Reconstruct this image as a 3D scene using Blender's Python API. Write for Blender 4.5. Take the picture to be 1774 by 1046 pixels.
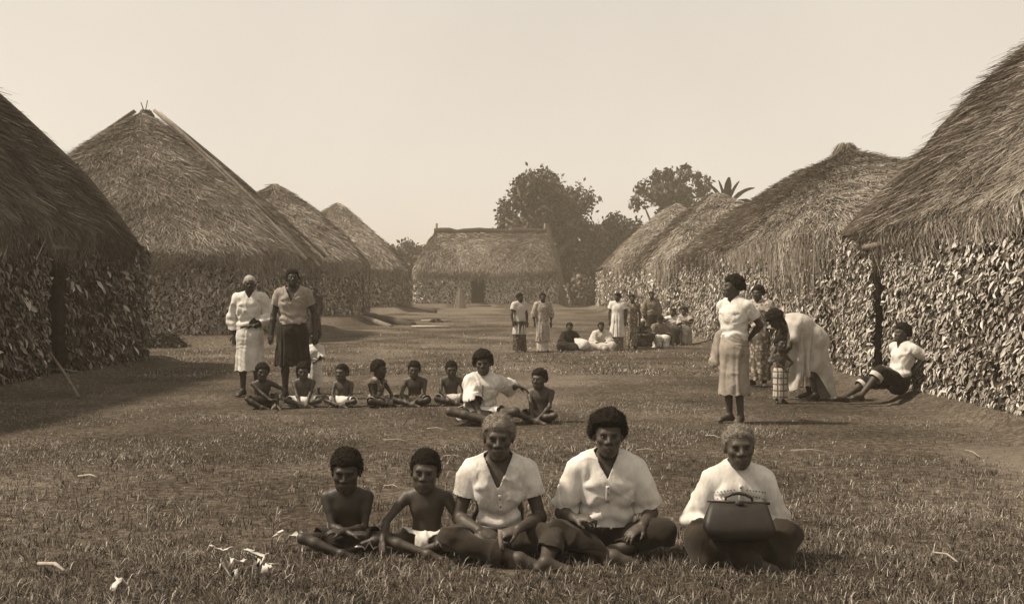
import bpy, math, random
import numpy as np
from mathutils import Vector, Matrix, Euler

random.seed(7)
RNG = np.random.default_rng(11)
R = math.radians
scene = bpy.context.scene
for o in list(bpy.data.objects):
    bpy.data.objects.remove(o)

# ------------------------------------------------------------------ camera
CAM_H = 1.5
cam_d = bpy.data.cameras.new('camera')
cam = bpy.data.objects.new('camera', cam_d)
scene.collection.objects.link(cam)
cam.location = (0, 0, CAM_H)
cam.rotation_euler = (R(90 - 0.39), 0, 0)
cam_d.sensor_width = 36.0
cam_d.lens = 38.56
cam_d.clip_end = 3000
scene.camera = cam

# ------------------------------------------------------------------ sky, sun, exposure
SUN_EL, SUN_SIDE = 52.0, 2.0       # height above the horizon, degrees from due left towards the camera 
sun_dir = Vector((-math.cos(R(SUN_EL)) * math.cos(R(SUN_SIDE)), -math.cos(R(SUN_EL)) * math.sin(R(SUN_SIDE)), math.sin(R(SUN_EL))))
world = bpy.data.worlds.new('World')
scene.world = world
world.use_nodes = True
wn, wl = world.node_tree.nodes, world.node_tree.links
wn.clear()
sky = wn.new('ShaderNodeTexSky')
sky.sky_type = 'NISHITA'
sky.sun_disc = False
sky.sun_elevation = R(SUN_EL)
sky.sun_rotation = math.atan2(sun_dir.x, sun_dir.y)
sky.air_density = 1.0
sky.dust_density = 1.2
bw = wn.new('ShaderNodeRGBToBW')
pw = wn.new('ShaderNodeMath'); pw.operation = 'POWER'; pw.inputs[1].default_value = 0.30
tint = wn.new('ShaderNodeMix'); tint.data_type = 'RGBA'; tint.blend_type = 'MULTIPLY'
tint.inputs[0].default_value = 1.0
tint.inputs[7].default_value = (1.0, 0.912, 0.79, 1)
bg = wn.new('ShaderNodeBackground')
SKY_STRENGTH = 0.43
bg.inputs[1].default_value = SKY_STRENGTH
out = wn.new('ShaderNodeOutputWorld')
wl.new(sky.outputs[0], bw.inputs[0]); wl.new(bw.outputs[0], pw.inputs[0])
cn = wn.new('ShaderNodeTexNoise'); cn.inputs['Scale'].default_value = 2.2; cn.inputs['Detail'].default_value = 5.0; cn.inputs['Roughness'].default_value = 0.6
cm_ = wn.new('ShaderNodeMapRange'); cm_.inputs[1].default_value = 0.3; cm_.inputs[2].default_value = 0.7; cm_.inputs[3].default_value = 0.95; cm_.inputs[4].default_value = 1.05
tcw = wn.new('ShaderNodeTexCoord'); wl.new(tcw.outputs['Generated'], cn.inputs['Vector'])
cx_ = wn.new('ShaderNodeMath'); cx_.operation = 'MULTIPLY'
wl.new(cn.outputs['Fac'], cm_.inputs[0]); wl.new(cm_.outputs[0], cx_.inputs[0]); wl.new(pw.outputs[0], cx_.inputs[1])
wl.new(cx_.outputs[0], tint.inputs[6]); wl.new(tint.outputs[2], bg.inputs[0]); wl.new(bg.outputs[0], out.inputs[0])

sun_d = bpy.data.lights.new('sun', 'SUN')
sun_d.energy = 5.0
sun_d.angle = R(5.0)
sun_d.color = (1.0, 0.885, 0.72)
sun = bpy.data.objects.new('sun', sun_d)
scene.collection.objects.link(sun)
sun.rotation_euler = (-sun_dir).to_track_quat('-Z', 'Y').to_euler()
sun.location = (-20, -5, 30)

scene.view_settings.view_transform = 'Standard'
scene.view_settings.look = 'None'
scene.view_settings.exposure = 0.4
scene.view_settings.gamma = 1.0
scene.view_settings.use_curve_mapping = False
scene.cycles.max_bounces = 5
scene.cycles.diffuse_bounces = 3
scene.cycles.volume_bounces = 0
scene.cycles.transparent_max_bounces = 8
scene.cycles.use_denoising = True

# ------------------------------------------------------------------ helpers
COL = scene.collection
F_PX, HOR = 1900.0, 510.0            # focal length and horizon row of the 1774 px wide photograph


def sep(v):
    """sepia colour of reflectance v"""
    t = min(1.0, max(0.0, v / 0.6)) ** 0.6
    return (v, v * (0.735 + 0.215 * t), v * (0.50 + 0.37 * t), 1.0)


def at(px, d):
    return (px - 887.0) * d / F_PX


def smooth01(x):
    x = np.clip(x, 0, 1)
    return x * x * (3 - 2 * x)


def _hash(ix, iy, iz, seed):
    h = (ix.astype(np.int64) * 374761393 + iy.astype(np.int64) * 668265263 + iz.astype(np.int64) * 2147483647 + seed * 1274126177) & 0xFFFFFFFF
    h = ((h ^ (h >> 13)) * 1274126177) & 0xFFFFFFFF
    h = h ^ (h >> 16)
    return (h & 0xFFFF).astype(np.float32) / 32767.5 - 1.0


def vnoise(p, seed=0):
    p = np.asarray(p, dtype=np.float64)
    i = np.floor(p).astype(np.int64)
    f = p - i
    f = f * f * (3 - 2 * f)
    r = 0
    for dx in (0, 1):
        for dy in (0, 1):
            for dz in (0, 1):
                w = (f[:, 0] if dx else 1 - f[:, 0]) * (f[:, 1] if dy else 1 - f[:, 1]) * (f[:, 2] if dz else 1 - f[:, 2])
                r = r + w * _hash(i[:, 0] + dx, i[:, 1] + dy, i[:, 2] + dz, seed)
    return r


def fbm(p, seed=0, octv=3):
    r, a, s = 0, 1.0, 0
    for k in range(octv):
        r = r + a * vnoise(np.asarray(p) * (2.03 ** k), seed + 17 * k)
        s += a
        a *= 0.5
    return r / s


def mesh_np(name, V, quads=None, tris=None, tone=None, smooth=False):
    me = bpy.data.meshes.new(name)
    V = np.ascontiguousarray(V, dtype=np.float32)
    nq = 0 if quads is None else len(quads)
    nt = 0 if tris is None else len(tris)
    loops = []
    if nq:
        loops.append(np.asarray(quads, dtype=np.int32).ravel())
    if nt:
        loops.append(np.asarray(tris, dtype=np.int32).ravel())
    loops = np.concatenate(loops)
    starts = np.concatenate([np.arange(nq) * 4, nq * 4 + np.arange(nt) * 3]).astype(np.int32)
    tot = np.concatenate([np.full(nq, 4), np.full(nt, 3)]).astype(np.int32)
    me.vertices.add(len(V)); me.loops.add(len(loops)); me.polygons.add(nq + nt)
    me.vertices.foreach_set('co', V.ravel())
    me.loops.foreach_set('vertex_index', loops)
    me.polygons.foreach_set('loop_start', starts)
    me.polygons.foreach_set('loop_total', tot)
    if smooth:
        me.polygons.foreach_set('use_smooth', np.ones(nq + nt, dtype=bool))
    if tone is not None:
        at_ = me.attributes.new('tone', 'FLOAT', 'POINT')
        at_.data.foreach_set('value', np.ascontiguousarray(tone, dtype=np.float32))
    me.update(calc_edges=True)
    me.validate()
    return me


def link(name, me, mat=None, parent=None, loc=None):
    o = bpy.data.objects.new(name, me)
    COL.objects.link(o)
    if mat is not None and me is not None and len(me.materials) == 0:
        me.materials.append(mat)
    if parent is not None:
        o.parent = parent
    if loc is not None:
        o.location = loc
    return o


def tag(o, label=None, cat=None, group=None, kind=None):
    if label: o['label'] = label
    if cat: o['category'] = cat
    if group: o['group'] = group
    if kind: o['kind'] = kind
    return o


def empty(name, loc):
    o = bpy.data.objects.new(name, None)
    COL.objects.link(o)
    o.location = loc
    o.empty_display_size = 0.2
    return o


class MB:
    """collects boxes and tubes into one mesh"""
    def __init__(s):
        s.V, s.Q, s.T, s.n = [], [], [], 0

    def add(s, V, Q=(), T=()):
        V = np.asarray(V, dtype=np.float64)
        s.V.append(V)
        s.Q += [tuple(i + s.n for i in q) for q in Q]
        s.T += [tuple(i + s.n for i in t) for t in T]
        s.n += len(V)

    def box(s, c, size, rot=None):
        c = np.array(c); h = np.array(size) / 2
        P = np.array([[x, y, z] for x in (-1, 1) for y in (-1, 1) for z in (-1, 1)]) * h
        if rot is not None:
            P = P @ np.array(Euler(rot).to_matrix()).T
        s.add(P + c, [(0, 1, 3, 2), (4, 6, 7, 5), (0, 4, 5, 1), (2, 3, 7, 6), (0, 2, 6, 4), (1, 5, 7, 3)])

    def tube(s, pts, rad, n=8):
        pts = [Vector(p) for p in pts]
        if not hasattr(rad, '__len__'):
            rad = [rad] * len(pts)
        V, Q, T = [], [], []
        up = Vector((0.13, 0.21, 0.97))
        for i, p in enumerate(pts):
            d = (pts[min(i + 1, len(pts) - 1)] - pts[max(i - 1, 0)]).normalized()
            a = d.cross(up)
            if a.length < 0.05:
                a = d.cross(Vector((1, 0, 0)))
            a.normalize()
            b = d.cross(a)
            for k in range(n):
                t = 2 * math.pi * k / n
                V.append(p + (a * math.cos(t) + b * math.sin(t)) * rad[i])
        for i in range(len(pts) - 1):
            for k in range(n):
                k2 = (k + 1) % n
                Q.append((i * n + k, i * n + k2, (i + 1) * n + k2, (i + 1) * n + k))
        m = len(pts) - 1
        V.append(pts[0]); V.append(pts[-1])
        for k in range(n):
            k2 = (k + 1) % n
            T.append((len(V) - 2, k2, k)); T.append((len(V) - 1, m * n + k, m * n + k2))
        s.add([tuple(v) for v in V], Q, T)

    def mesh(s, name, smooth=False, off=(0, 0, 0)):
        V = np.concatenate(s.V) - np.array(off)
        return mesh_np(name, V, np.array(s.Q) if s.Q else None, np.array(s.T) if s.T else None, smooth=smooth)


# ------------------------------------------------------------------ materials
def new_mat(name, rough=0.9, spec=0.2):
    m = bpy.data.materials.new(name)
    m.use_nodes = True
    nt = m.node_tree
    b = nt.nodes['Principled BSDF']
    b.inputs['Roughness'].default_value = rough
    b.inputs['Specular IOR Level'].default_value = spec
    return m, nt, b


def ramp(nt, stops, fac):
    r = nt.nodes.new('ShaderNodeValToRGB')
    el = r.color_ramp.elements
    while len(el) < len(stops):
        el.new(0.5)
    for e, (p, v) in zip(el, stops):
        e.position = p
        e.color = sep(v) if not isinstance(v, tuple) else v
    nt.links.new(fac, r.inputs[0])
    return r.outputs[0]


def noise_node(nt, scale, detail=4.0, rough=0.6, vec=None, stretch=None):
    tc = nt.nodes.new('ShaderNodeTexCoord')
    v = tc.outputs['Object']
    if stretch is not None:
        mp = nt.nodes.new('ShaderNodeMapping')
        mp.inputs['Scale'].default_value = stretch
        nt.links.new(v, mp.inputs[0])
        v = mp.outputs[0]
    n = nt.nodes.new('ShaderNodeTexNoise')
    n.inputs['Scale'].default_value = scale
    n.inputs['Detail'].default_value = detail
    n.inputs['Roughness'].default_value = rough
    nt.links.new(v, n.inputs['Vector'])
    return n.outputs['Fac']


def bump(nt, b, h, strength, dist):
    bp = nt.nodes.new('ShaderNodeBump')
    bp.inputs['Strength'].default_value = strength
    bp.inputs['Distance'].default_value = dist
    nt.links.new(h, bp.inputs['Height'])
    nt.links.new(bp.outputs[0], b.inputs['Normal'])


def mat_noise(name, stops, scale, rough=0.9, spec=0.2, bscale=None, bstr=0.5, bdist=0.01, stretch=None, detail=5.0):
    m, nt, b = new_mat(name, rough, spec)
    n = noise_node(nt, scale, detail, 0.62, stretch=stretch)
    nt.links.new(ramp(nt, stops, n), b.inputs['Base Color'])
    if bscale:
        bump(nt, b, noise_node(nt, bscale, 4, 0.6, stretch=stretch), bstr, bdist)
    return m


def mat_tone(name, stops, rough=0.85, spec=0.25, source='tone', transl=0.0):
    """colour of each piece from its own random tone"""
    m, nt, b = new_mat(name, rough, spec)
    if source == 'tone':
        a = nt.nodes.new('ShaderNodeAttribute'); a.attribute_name = 'tone'
        f = a.outputs['Fac']
    else:
        a = nt.nodes.new('ShaderNodeObjectInfo')
        f = a.outputs['Random']
    nt.links.new(ramp(nt, stops, f), b.inputs['Base Color'])
    return m


M = {}
M['thatch'] = mat_tone('thatch', [(0, 0.032), (0.45, 0.135), (0.8, 0.27), (1, 0.42)], 0.8, 0.25)
M['thatch_core'] = mat_noise('thatch_core', [(0.3, 0.03), (0.7, 0.085)], 5, 0.95, 0.05, 30, 0.8, 0.03, (1, 1, 3))
M['leaf'] = mat_tone('wall_leaf', [(0, 0.03), (0.4, 0.14), (0.75, 0.32), (1, 0.55)], 0.62, 0.35)
M['leaf_obj'] = mat_tone('wall_leaf_single', [(0, 0.03), (0.4, 0.14), (0.75, 0.32), (1, 0.55)], 0.62, 0.35, 'random')
M['wall_core'] = mat_noise('wall_core', [(0.3, 0.018), (0.7, 0.05)], 9, 0.95, 0.05, 25, 0.8, 0.03)
M['wood'] = mat_noise('weathered_wood', [(0.3, 0.10), (0.7, 0.24)], 6, 0.85, 0.2, 40, 0.4, 0.004, (1, 1, 0.12))
M['bamboo'] = mat_noise('pale_pole', [(0.3, 0.26), (0.7, 0.46)], 7, 0.7, 0.3, 30, 0.2, 0.004)
M['darkwood'] = mat_noise('dark_wood', [(0.3, 0.04), (0.7, 0.11)], 6, 0.85, 0.2, 30, 0.4, 0.006)
M['bark'] = mat_noise('bark', [(0.3, 0.07), (0.7, 0.19)], 3, 0.95, 0.1, 10, 0.8, 0.05, (1, 1, 0.4))
M['foliage'] = mat_tone('foliage', [(0, 0.020), (0.5, 0.055), (1, 0.14)], 0.6, 0.3)
M['banana'] = mat_tone('banana_leaf', [(0, 0.07), (1, 0.17)], 0.6, 0.3)
M['grass'] = mat_tone('grass', [(0, 0.010), (0.5, 0.082), (0.85, 0.25), (1, 0.46)], 0.8, 0.2)
M['straw'] = mat_noise('straw', [(0.3, 0.24), (0.7, 0.40)], 20, 0.85, 0.2)
M['scrap'] = mat_noise('pale_scrap', [(0.3, 0.32), (0.7, 0.62)], 14, 0.9, 0.15, 40, 0.4, 0.004)


def mat_ground():
    m, nt, b = new_mat('ground', 0.97, 0.05)
    big = noise_node(nt, 0.45, 5, 0.6)
    fine = noise_node(nt, 16.0, 6, 0.75)
    mx = nt.nodes.new('ShaderNodeMix'); mx.data_type = 'FLOAT'; mx.inputs[0].default_value = 0.6
    nt.links.new(big, mx.inputs[2]); nt.links.new(fine, mx.inputs[3])
    grassy = ramp(nt, [(0.36, 0.012), (0.5, 0.064), (0.64, 0.18)], mx.outputs[0])
    bare = ramp(nt, [(0.3, 0.09), (0.6, 0.20), (0.75, 0.27)], mx.outputs[0])
    a = nt.nodes.new('ShaderNodeAttribute'); a.attribute_name = 'tone'
    cm = nt.nodes.new('ShaderNodeMix'); cm.data_type = 'RGBA'
    nt.links.new(a.outputs['Fac'], cm.inputs[0]); nt.links.new(grassy, cm.inputs[6]); nt.links.new(bare, cm.inputs[7])
    nt.links.new(cm.outputs[2], b.inputs['Base Color'])
    bump(nt, b, fine, 0.7, 0.03)
    return m


def mat_skin(name, v, rough=0.55):
    m, nt, b = new_mat(name, rough, 0.34)
    n = noise_node(nt, 9, 4, 0.6)
    nt.links.new(ramp(nt, [(0.3, v * 0.78), (0.7, v * 1.25)], n), b.inputs['Base Color'])
    bump(nt, b, noise_node(nt, 60, 3, 0.6), 0.12, 0.004)
    return m


def mat_cloth(name, v0, v1, rough=0.92, wr=0.5):
    m, nt, b = new_mat(name, rough, 0.08)
    n = noise_node(nt, 5.5, 5, 0.65)
    n2 = noise_node(nt, 38, 4, 0.7)
    mm = nt.nodes.new('ShaderNodeMix'); mm.data_type = 'FLOAT'; mm.inputs[0].default_value = 0.16
    nt.links.new(n, mm.inputs[2]); nt.links.new(n2, mm.inputs[3])
    nt.links.new(ramp(nt, [(0.36, v0), (0.56, v1)], mm.outputs[0]), b.inputs['Base Color'])
    bump(nt, b, noise_node(nt, 9, 4, 0.6, stretch=(1, 1, 0.55)), wr, 0.03)
    b.inputs['Sheen Weight'].default_value = 0.1
    return m


def mat_print(name, v0, v1, scale, thr=0.32):
    m, nt, b = new_mat(name, 0.9, 0.1)
    tc = nt.nodes.new('ShaderNodeTexCoord')
    vo = nt.nodes.new('ShaderNodeTexVoronoi'); vo.inputs['Scale'].default_value = scale
    nt.links.new(tc.outputs['Object'], vo.inputs['Vector'])
    nt.links.new(ramp(nt, [(thr, v1), (thr + 0.12, v0)], vo.outputs['Distance']), b.inputs['Base Color'])
    bump(nt, b, noise_node(nt, 17, 4, 0.55, stretch=(1, 1, 0.5)), 0.4, 0.02)
    return m


def mat_plaid(name, v0, v1):
    m, nt, b = new_mat(name, 0.9, 0.1)
    tc = nt.nodes.new('ShaderNodeTexCoord')
    sx = nt.nodes.new('ShaderNodeSeparateXYZ'); nt.links.new(tc.outputs['Object'], sx.inputs[0])
    fs = []
    for k, (ch, per) in enumerate((('X', 0.07), ('Y', 0.07), ('Z', 0.08))):
        d = nt.nodes.new('ShaderNodeMath'); d.operation = 'DIVIDE'; d.inputs[1].default_value = per
        nt.links.new(sx.outputs[ch], d.inputs[0])
        f = nt.nodes.new('ShaderNodeMath'); f.operation = 'FRACT'; nt.links.new(d.outputs[0], f.inputs[0])
        g = nt.nodes.new('ShaderNodeMath'); g.operation = 'LESS_THAN'; g.inputs[1].default_value = 0.22
        nt.links.new(f.outputs[0], g.inputs[0]); fs.append(g.outputs[0])
    a = nt.nodes.new('ShaderNodeMath'); a.operation = 'MAXIMUM'
    nt.links.new(fs[0], a.inputs[0]); nt.links.new(fs[2], a.inputs[1])
    nt.links.new(ramp(nt, [(0.0, v0), (1.0, v1)], a.outputs[0]), b.inputs['Base Color'])
    bump(nt, b, noise_node(nt, 17, 4, 0.55), 0.3, 0.02)
    return m


def mat_hair(name, v0, v1):
    m, nt, b = new_mat(name, 0.95, 0.15)
    n = noise_node(nt, 55, 4, 0.7)
    nt.links.new(ramp(nt, [(0.3, v0), (0.7, v1)], n), b.inputs['Base Color'])
    bump(nt, b, noise_node(nt, 110, 3, 0.7), 1.0, 0.012)
    return m


M['skin'] = mat_skin('skin', 0.050)
M['skin_dark'] = mat_skin('skin_dark', 0.031)
M['skin_soft'] = mat_skin('skin_soft', 0.055)
M['hair'] = mat_hair('hair', 0.006, 0.022)
M['hair_grey'] = mat_hair('hair_grey', 0.10, 0.30)
M['hair_white'] = mat_hair('hair_white', 0.30, 0.55)
M['white'] = mat_cloth('white_cloth', 0.42, 0.62, wr=0.35)
M['stained'] = mat_cloth('stained_white_cloth', 0.27, 0.60, wr=0.35)
M['cream'] = mat_cloth('cream_cloth', 0.34, 0.50, wr=0.35)
M['tan'] = mat_cloth('tan_cloth', 0.19, 0.30)
M['dull'] = mat_cloth('dull_cloth', 0.10, 0.17)
M['dark'] = mat_cloth('dark_cloth', 0.016, 0.034)
M['black'] = mat_cloth('black_cloth', 0.009, 0.020)
M['print_pale'] = mat_print('printed_pale_cloth', 0.34, 0.14, 24)
M['print_mid'] = mat_print('printed_cloth', 0.13, 0.33, 16)
M['print_dark'] = mat_print('printed_dark_cloth', 0.05, 0.14, 20)
M['plaid'] = mat_plaid('plaid_cloth', 0.42, 0.12)
M['leather'] = mat_noise('leather', [(0.3, 0.010), (0.7, 0.028)], 6, 0.58, 0.35, 50, 0.2, 0.004)
M['leather_dark'] = mat_noise('leather_dark', [(0.3, 0.015), (0.7, 0.03)], 6, 0.5, 0.4)
M['metal'] = mat_noise('dull_metal', [(0.3, 0.10), (0.7, 0.2)], 20, 0.4, 0.6)
M['eye'] = mat_noise('eye', [(0.3, 0.10), (0.7, 0.16)], 40, 0.25, 0.5)
M['iris'] = mat_noise('iris', [(0.3, 0.004), (0.7, 0.008)], 40, 0.2, 0.5)

# ------------------------------------------------------------------ huts: plan
# x0, x1, y0, y1 of the eave line, ground level, wall base, eave height, ridge ends (x, y, z)
HUTS = {  # tones include light: near left hut darkened for shade, right row lightened for sun
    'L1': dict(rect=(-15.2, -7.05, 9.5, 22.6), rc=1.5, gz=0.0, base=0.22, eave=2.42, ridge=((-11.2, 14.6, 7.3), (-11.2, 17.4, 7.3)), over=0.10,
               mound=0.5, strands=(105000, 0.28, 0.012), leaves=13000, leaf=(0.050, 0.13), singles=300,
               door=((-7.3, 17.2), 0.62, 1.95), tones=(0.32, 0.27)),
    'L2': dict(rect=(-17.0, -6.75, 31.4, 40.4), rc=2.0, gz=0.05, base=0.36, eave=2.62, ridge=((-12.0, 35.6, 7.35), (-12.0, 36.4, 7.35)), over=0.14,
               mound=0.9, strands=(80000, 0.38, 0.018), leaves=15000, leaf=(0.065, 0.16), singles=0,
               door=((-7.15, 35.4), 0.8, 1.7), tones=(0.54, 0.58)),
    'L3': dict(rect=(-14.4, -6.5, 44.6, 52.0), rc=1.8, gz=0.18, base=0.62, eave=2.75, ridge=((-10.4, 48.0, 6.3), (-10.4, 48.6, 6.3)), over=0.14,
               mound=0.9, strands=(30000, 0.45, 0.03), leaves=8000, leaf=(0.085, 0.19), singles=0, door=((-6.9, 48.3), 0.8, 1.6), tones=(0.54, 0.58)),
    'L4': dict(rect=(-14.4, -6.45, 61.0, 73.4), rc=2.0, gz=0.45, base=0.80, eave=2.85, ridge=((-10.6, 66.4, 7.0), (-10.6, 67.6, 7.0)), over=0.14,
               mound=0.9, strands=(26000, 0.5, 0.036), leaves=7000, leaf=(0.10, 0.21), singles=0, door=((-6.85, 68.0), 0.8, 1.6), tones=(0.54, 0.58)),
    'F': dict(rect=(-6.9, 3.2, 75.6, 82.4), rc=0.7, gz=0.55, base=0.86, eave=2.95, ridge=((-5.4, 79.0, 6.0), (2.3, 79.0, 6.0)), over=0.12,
              mound=0.9, strands=(34000, 0.45, 0.036), leaves=9000, leaf=(0.10, 0.20), singles=0, door=((-2.3, 75.95), 0.95, 1.75), tones=(0.62, 0.85)),  # wall leaves lightened to make up for the missing sun there
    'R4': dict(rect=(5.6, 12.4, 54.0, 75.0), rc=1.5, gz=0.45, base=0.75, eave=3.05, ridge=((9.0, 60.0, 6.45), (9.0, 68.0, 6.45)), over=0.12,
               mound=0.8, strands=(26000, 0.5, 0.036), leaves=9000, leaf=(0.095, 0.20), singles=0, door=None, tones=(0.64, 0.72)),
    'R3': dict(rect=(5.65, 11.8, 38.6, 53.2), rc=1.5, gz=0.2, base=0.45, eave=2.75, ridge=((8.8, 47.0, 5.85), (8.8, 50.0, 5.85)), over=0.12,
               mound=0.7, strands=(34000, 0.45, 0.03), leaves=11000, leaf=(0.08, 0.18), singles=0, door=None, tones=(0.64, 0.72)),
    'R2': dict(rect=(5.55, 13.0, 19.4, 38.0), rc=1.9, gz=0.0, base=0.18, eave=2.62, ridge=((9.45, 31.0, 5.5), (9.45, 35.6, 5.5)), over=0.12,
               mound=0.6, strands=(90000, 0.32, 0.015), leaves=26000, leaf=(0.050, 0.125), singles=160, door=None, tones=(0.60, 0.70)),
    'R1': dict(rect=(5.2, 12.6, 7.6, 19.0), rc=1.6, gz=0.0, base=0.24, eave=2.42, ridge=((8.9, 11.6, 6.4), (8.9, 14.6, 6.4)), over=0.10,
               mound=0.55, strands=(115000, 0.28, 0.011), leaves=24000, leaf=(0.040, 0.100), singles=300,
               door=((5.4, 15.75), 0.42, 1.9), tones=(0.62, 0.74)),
}


def gz(x, y):
    """height of the ground"""
    x = np.asarray(x, dtype=np.float64); y = np.asarray(y, dtype=np.float64)
    z = 0.10 + 0.05 * smooth01((8 - y) / 3.0) + 0.5 * smooth01((y - 28) / 46.0)
    P = np.stack([x * 0.35, y * 0.35, 0 * x], -1).reshape(-1, 3)
    z = z + 0.02 * vnoise(P, 3).reshape(x.shape) * smooth01((np.hypot(x, y) - 3) / 8)
    for h in HUTS.values():
        x0, x1, y0, y1 = h['rect']
        o = h['over']
        qx = np.maximum(np.maximum(x0 + o - x, x - x1 + o), 0); qy = np.maximum(np.maximum(y0 + o - y, y - y1 + o), 0)
        d = np.hypot(qx, qy)
        top = h['base'] + 0.03
        k = 1 - smooth01(d / h['mound'])
        z = z * (1 - k) + np.maximum(z, top) * k
    return z


def bare(x, y):
    """1 where the earth is trodden bare"""
    P = np.stack([x * 0.5, y * 0.28, 0 * x], -1)
    n = fbm(P, 5, 3)
    m = smooth01((x - 2.75 - 0.22 * (y - 7) + 0.9 * n) / 0.9) * smooth01((11.4 - y + 1.2 * n) / 1.6) * smooth01((y - 6.4 + n) / 1.5)
    m = np.maximum(m, 0.38 * smooth01((n - 0.18) * 3.0) * smooth01((y - 9) / 6))
    m = np.maximum(m, 0.55 * smooth01((y - 40) / 25) * smooth01((n + 0.35) * 2))
    for h in HUTS.values():
        x0, x1, y0, y1 = h['rect']
        o = h['over']
        d = np.hypot(np.maximum(np.maximum(x0 + o - x, x - x1 + o), 0), np.maximum(np.maximum(y0 + o - y, y - y1 + o), 0))
        m = np.maximum(m, 0.12 * (1 - smooth01((d - h['mound'] + 0.2 * n) / 0.4)))
    return np.clip(m, 0, 1)


# ------------------------------------------------------------------ ground
def build_ground():
    ys = np.concatenate([np.arange(-6, 4, 0.5), np.arange(4, 24, 0.125), np.arange(24, 90, 0.4), 90 + np.cumsum(np.linspace(1, 60, 40))])
    xs = np.concatenate([-18 - np.cumsum(np.linspace(0.6, 55, 34))[::-1], np.arange(-18, 18, 0.16), 18 + np.cumsum(np.linspace(0.2, 55, 34))])
    X, Y = np.meshgrid(xs, ys)
    Z = gz(X, Y)
    V = np.stack([X, Y, Z], -1).reshape(-1, 3)
    nx, ny = len(xs), len(ys)
    i = np.arange(nx * ny).reshape(ny, nx)
    Q = np.stack([i[:-1, :-1], i[:-1, 1:], i[1:, 1:], i[1:, :-1]], -1).reshape(-1, 4)
    me = mesh_np('ground', V, Q, tone=bare(V[:, 0], V[:, 1]), smooth=True)
    o = link('ground', me, mat_ground())
    tag(o, 'trodden grassy village green of brown earth', kind='structure')


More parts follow.
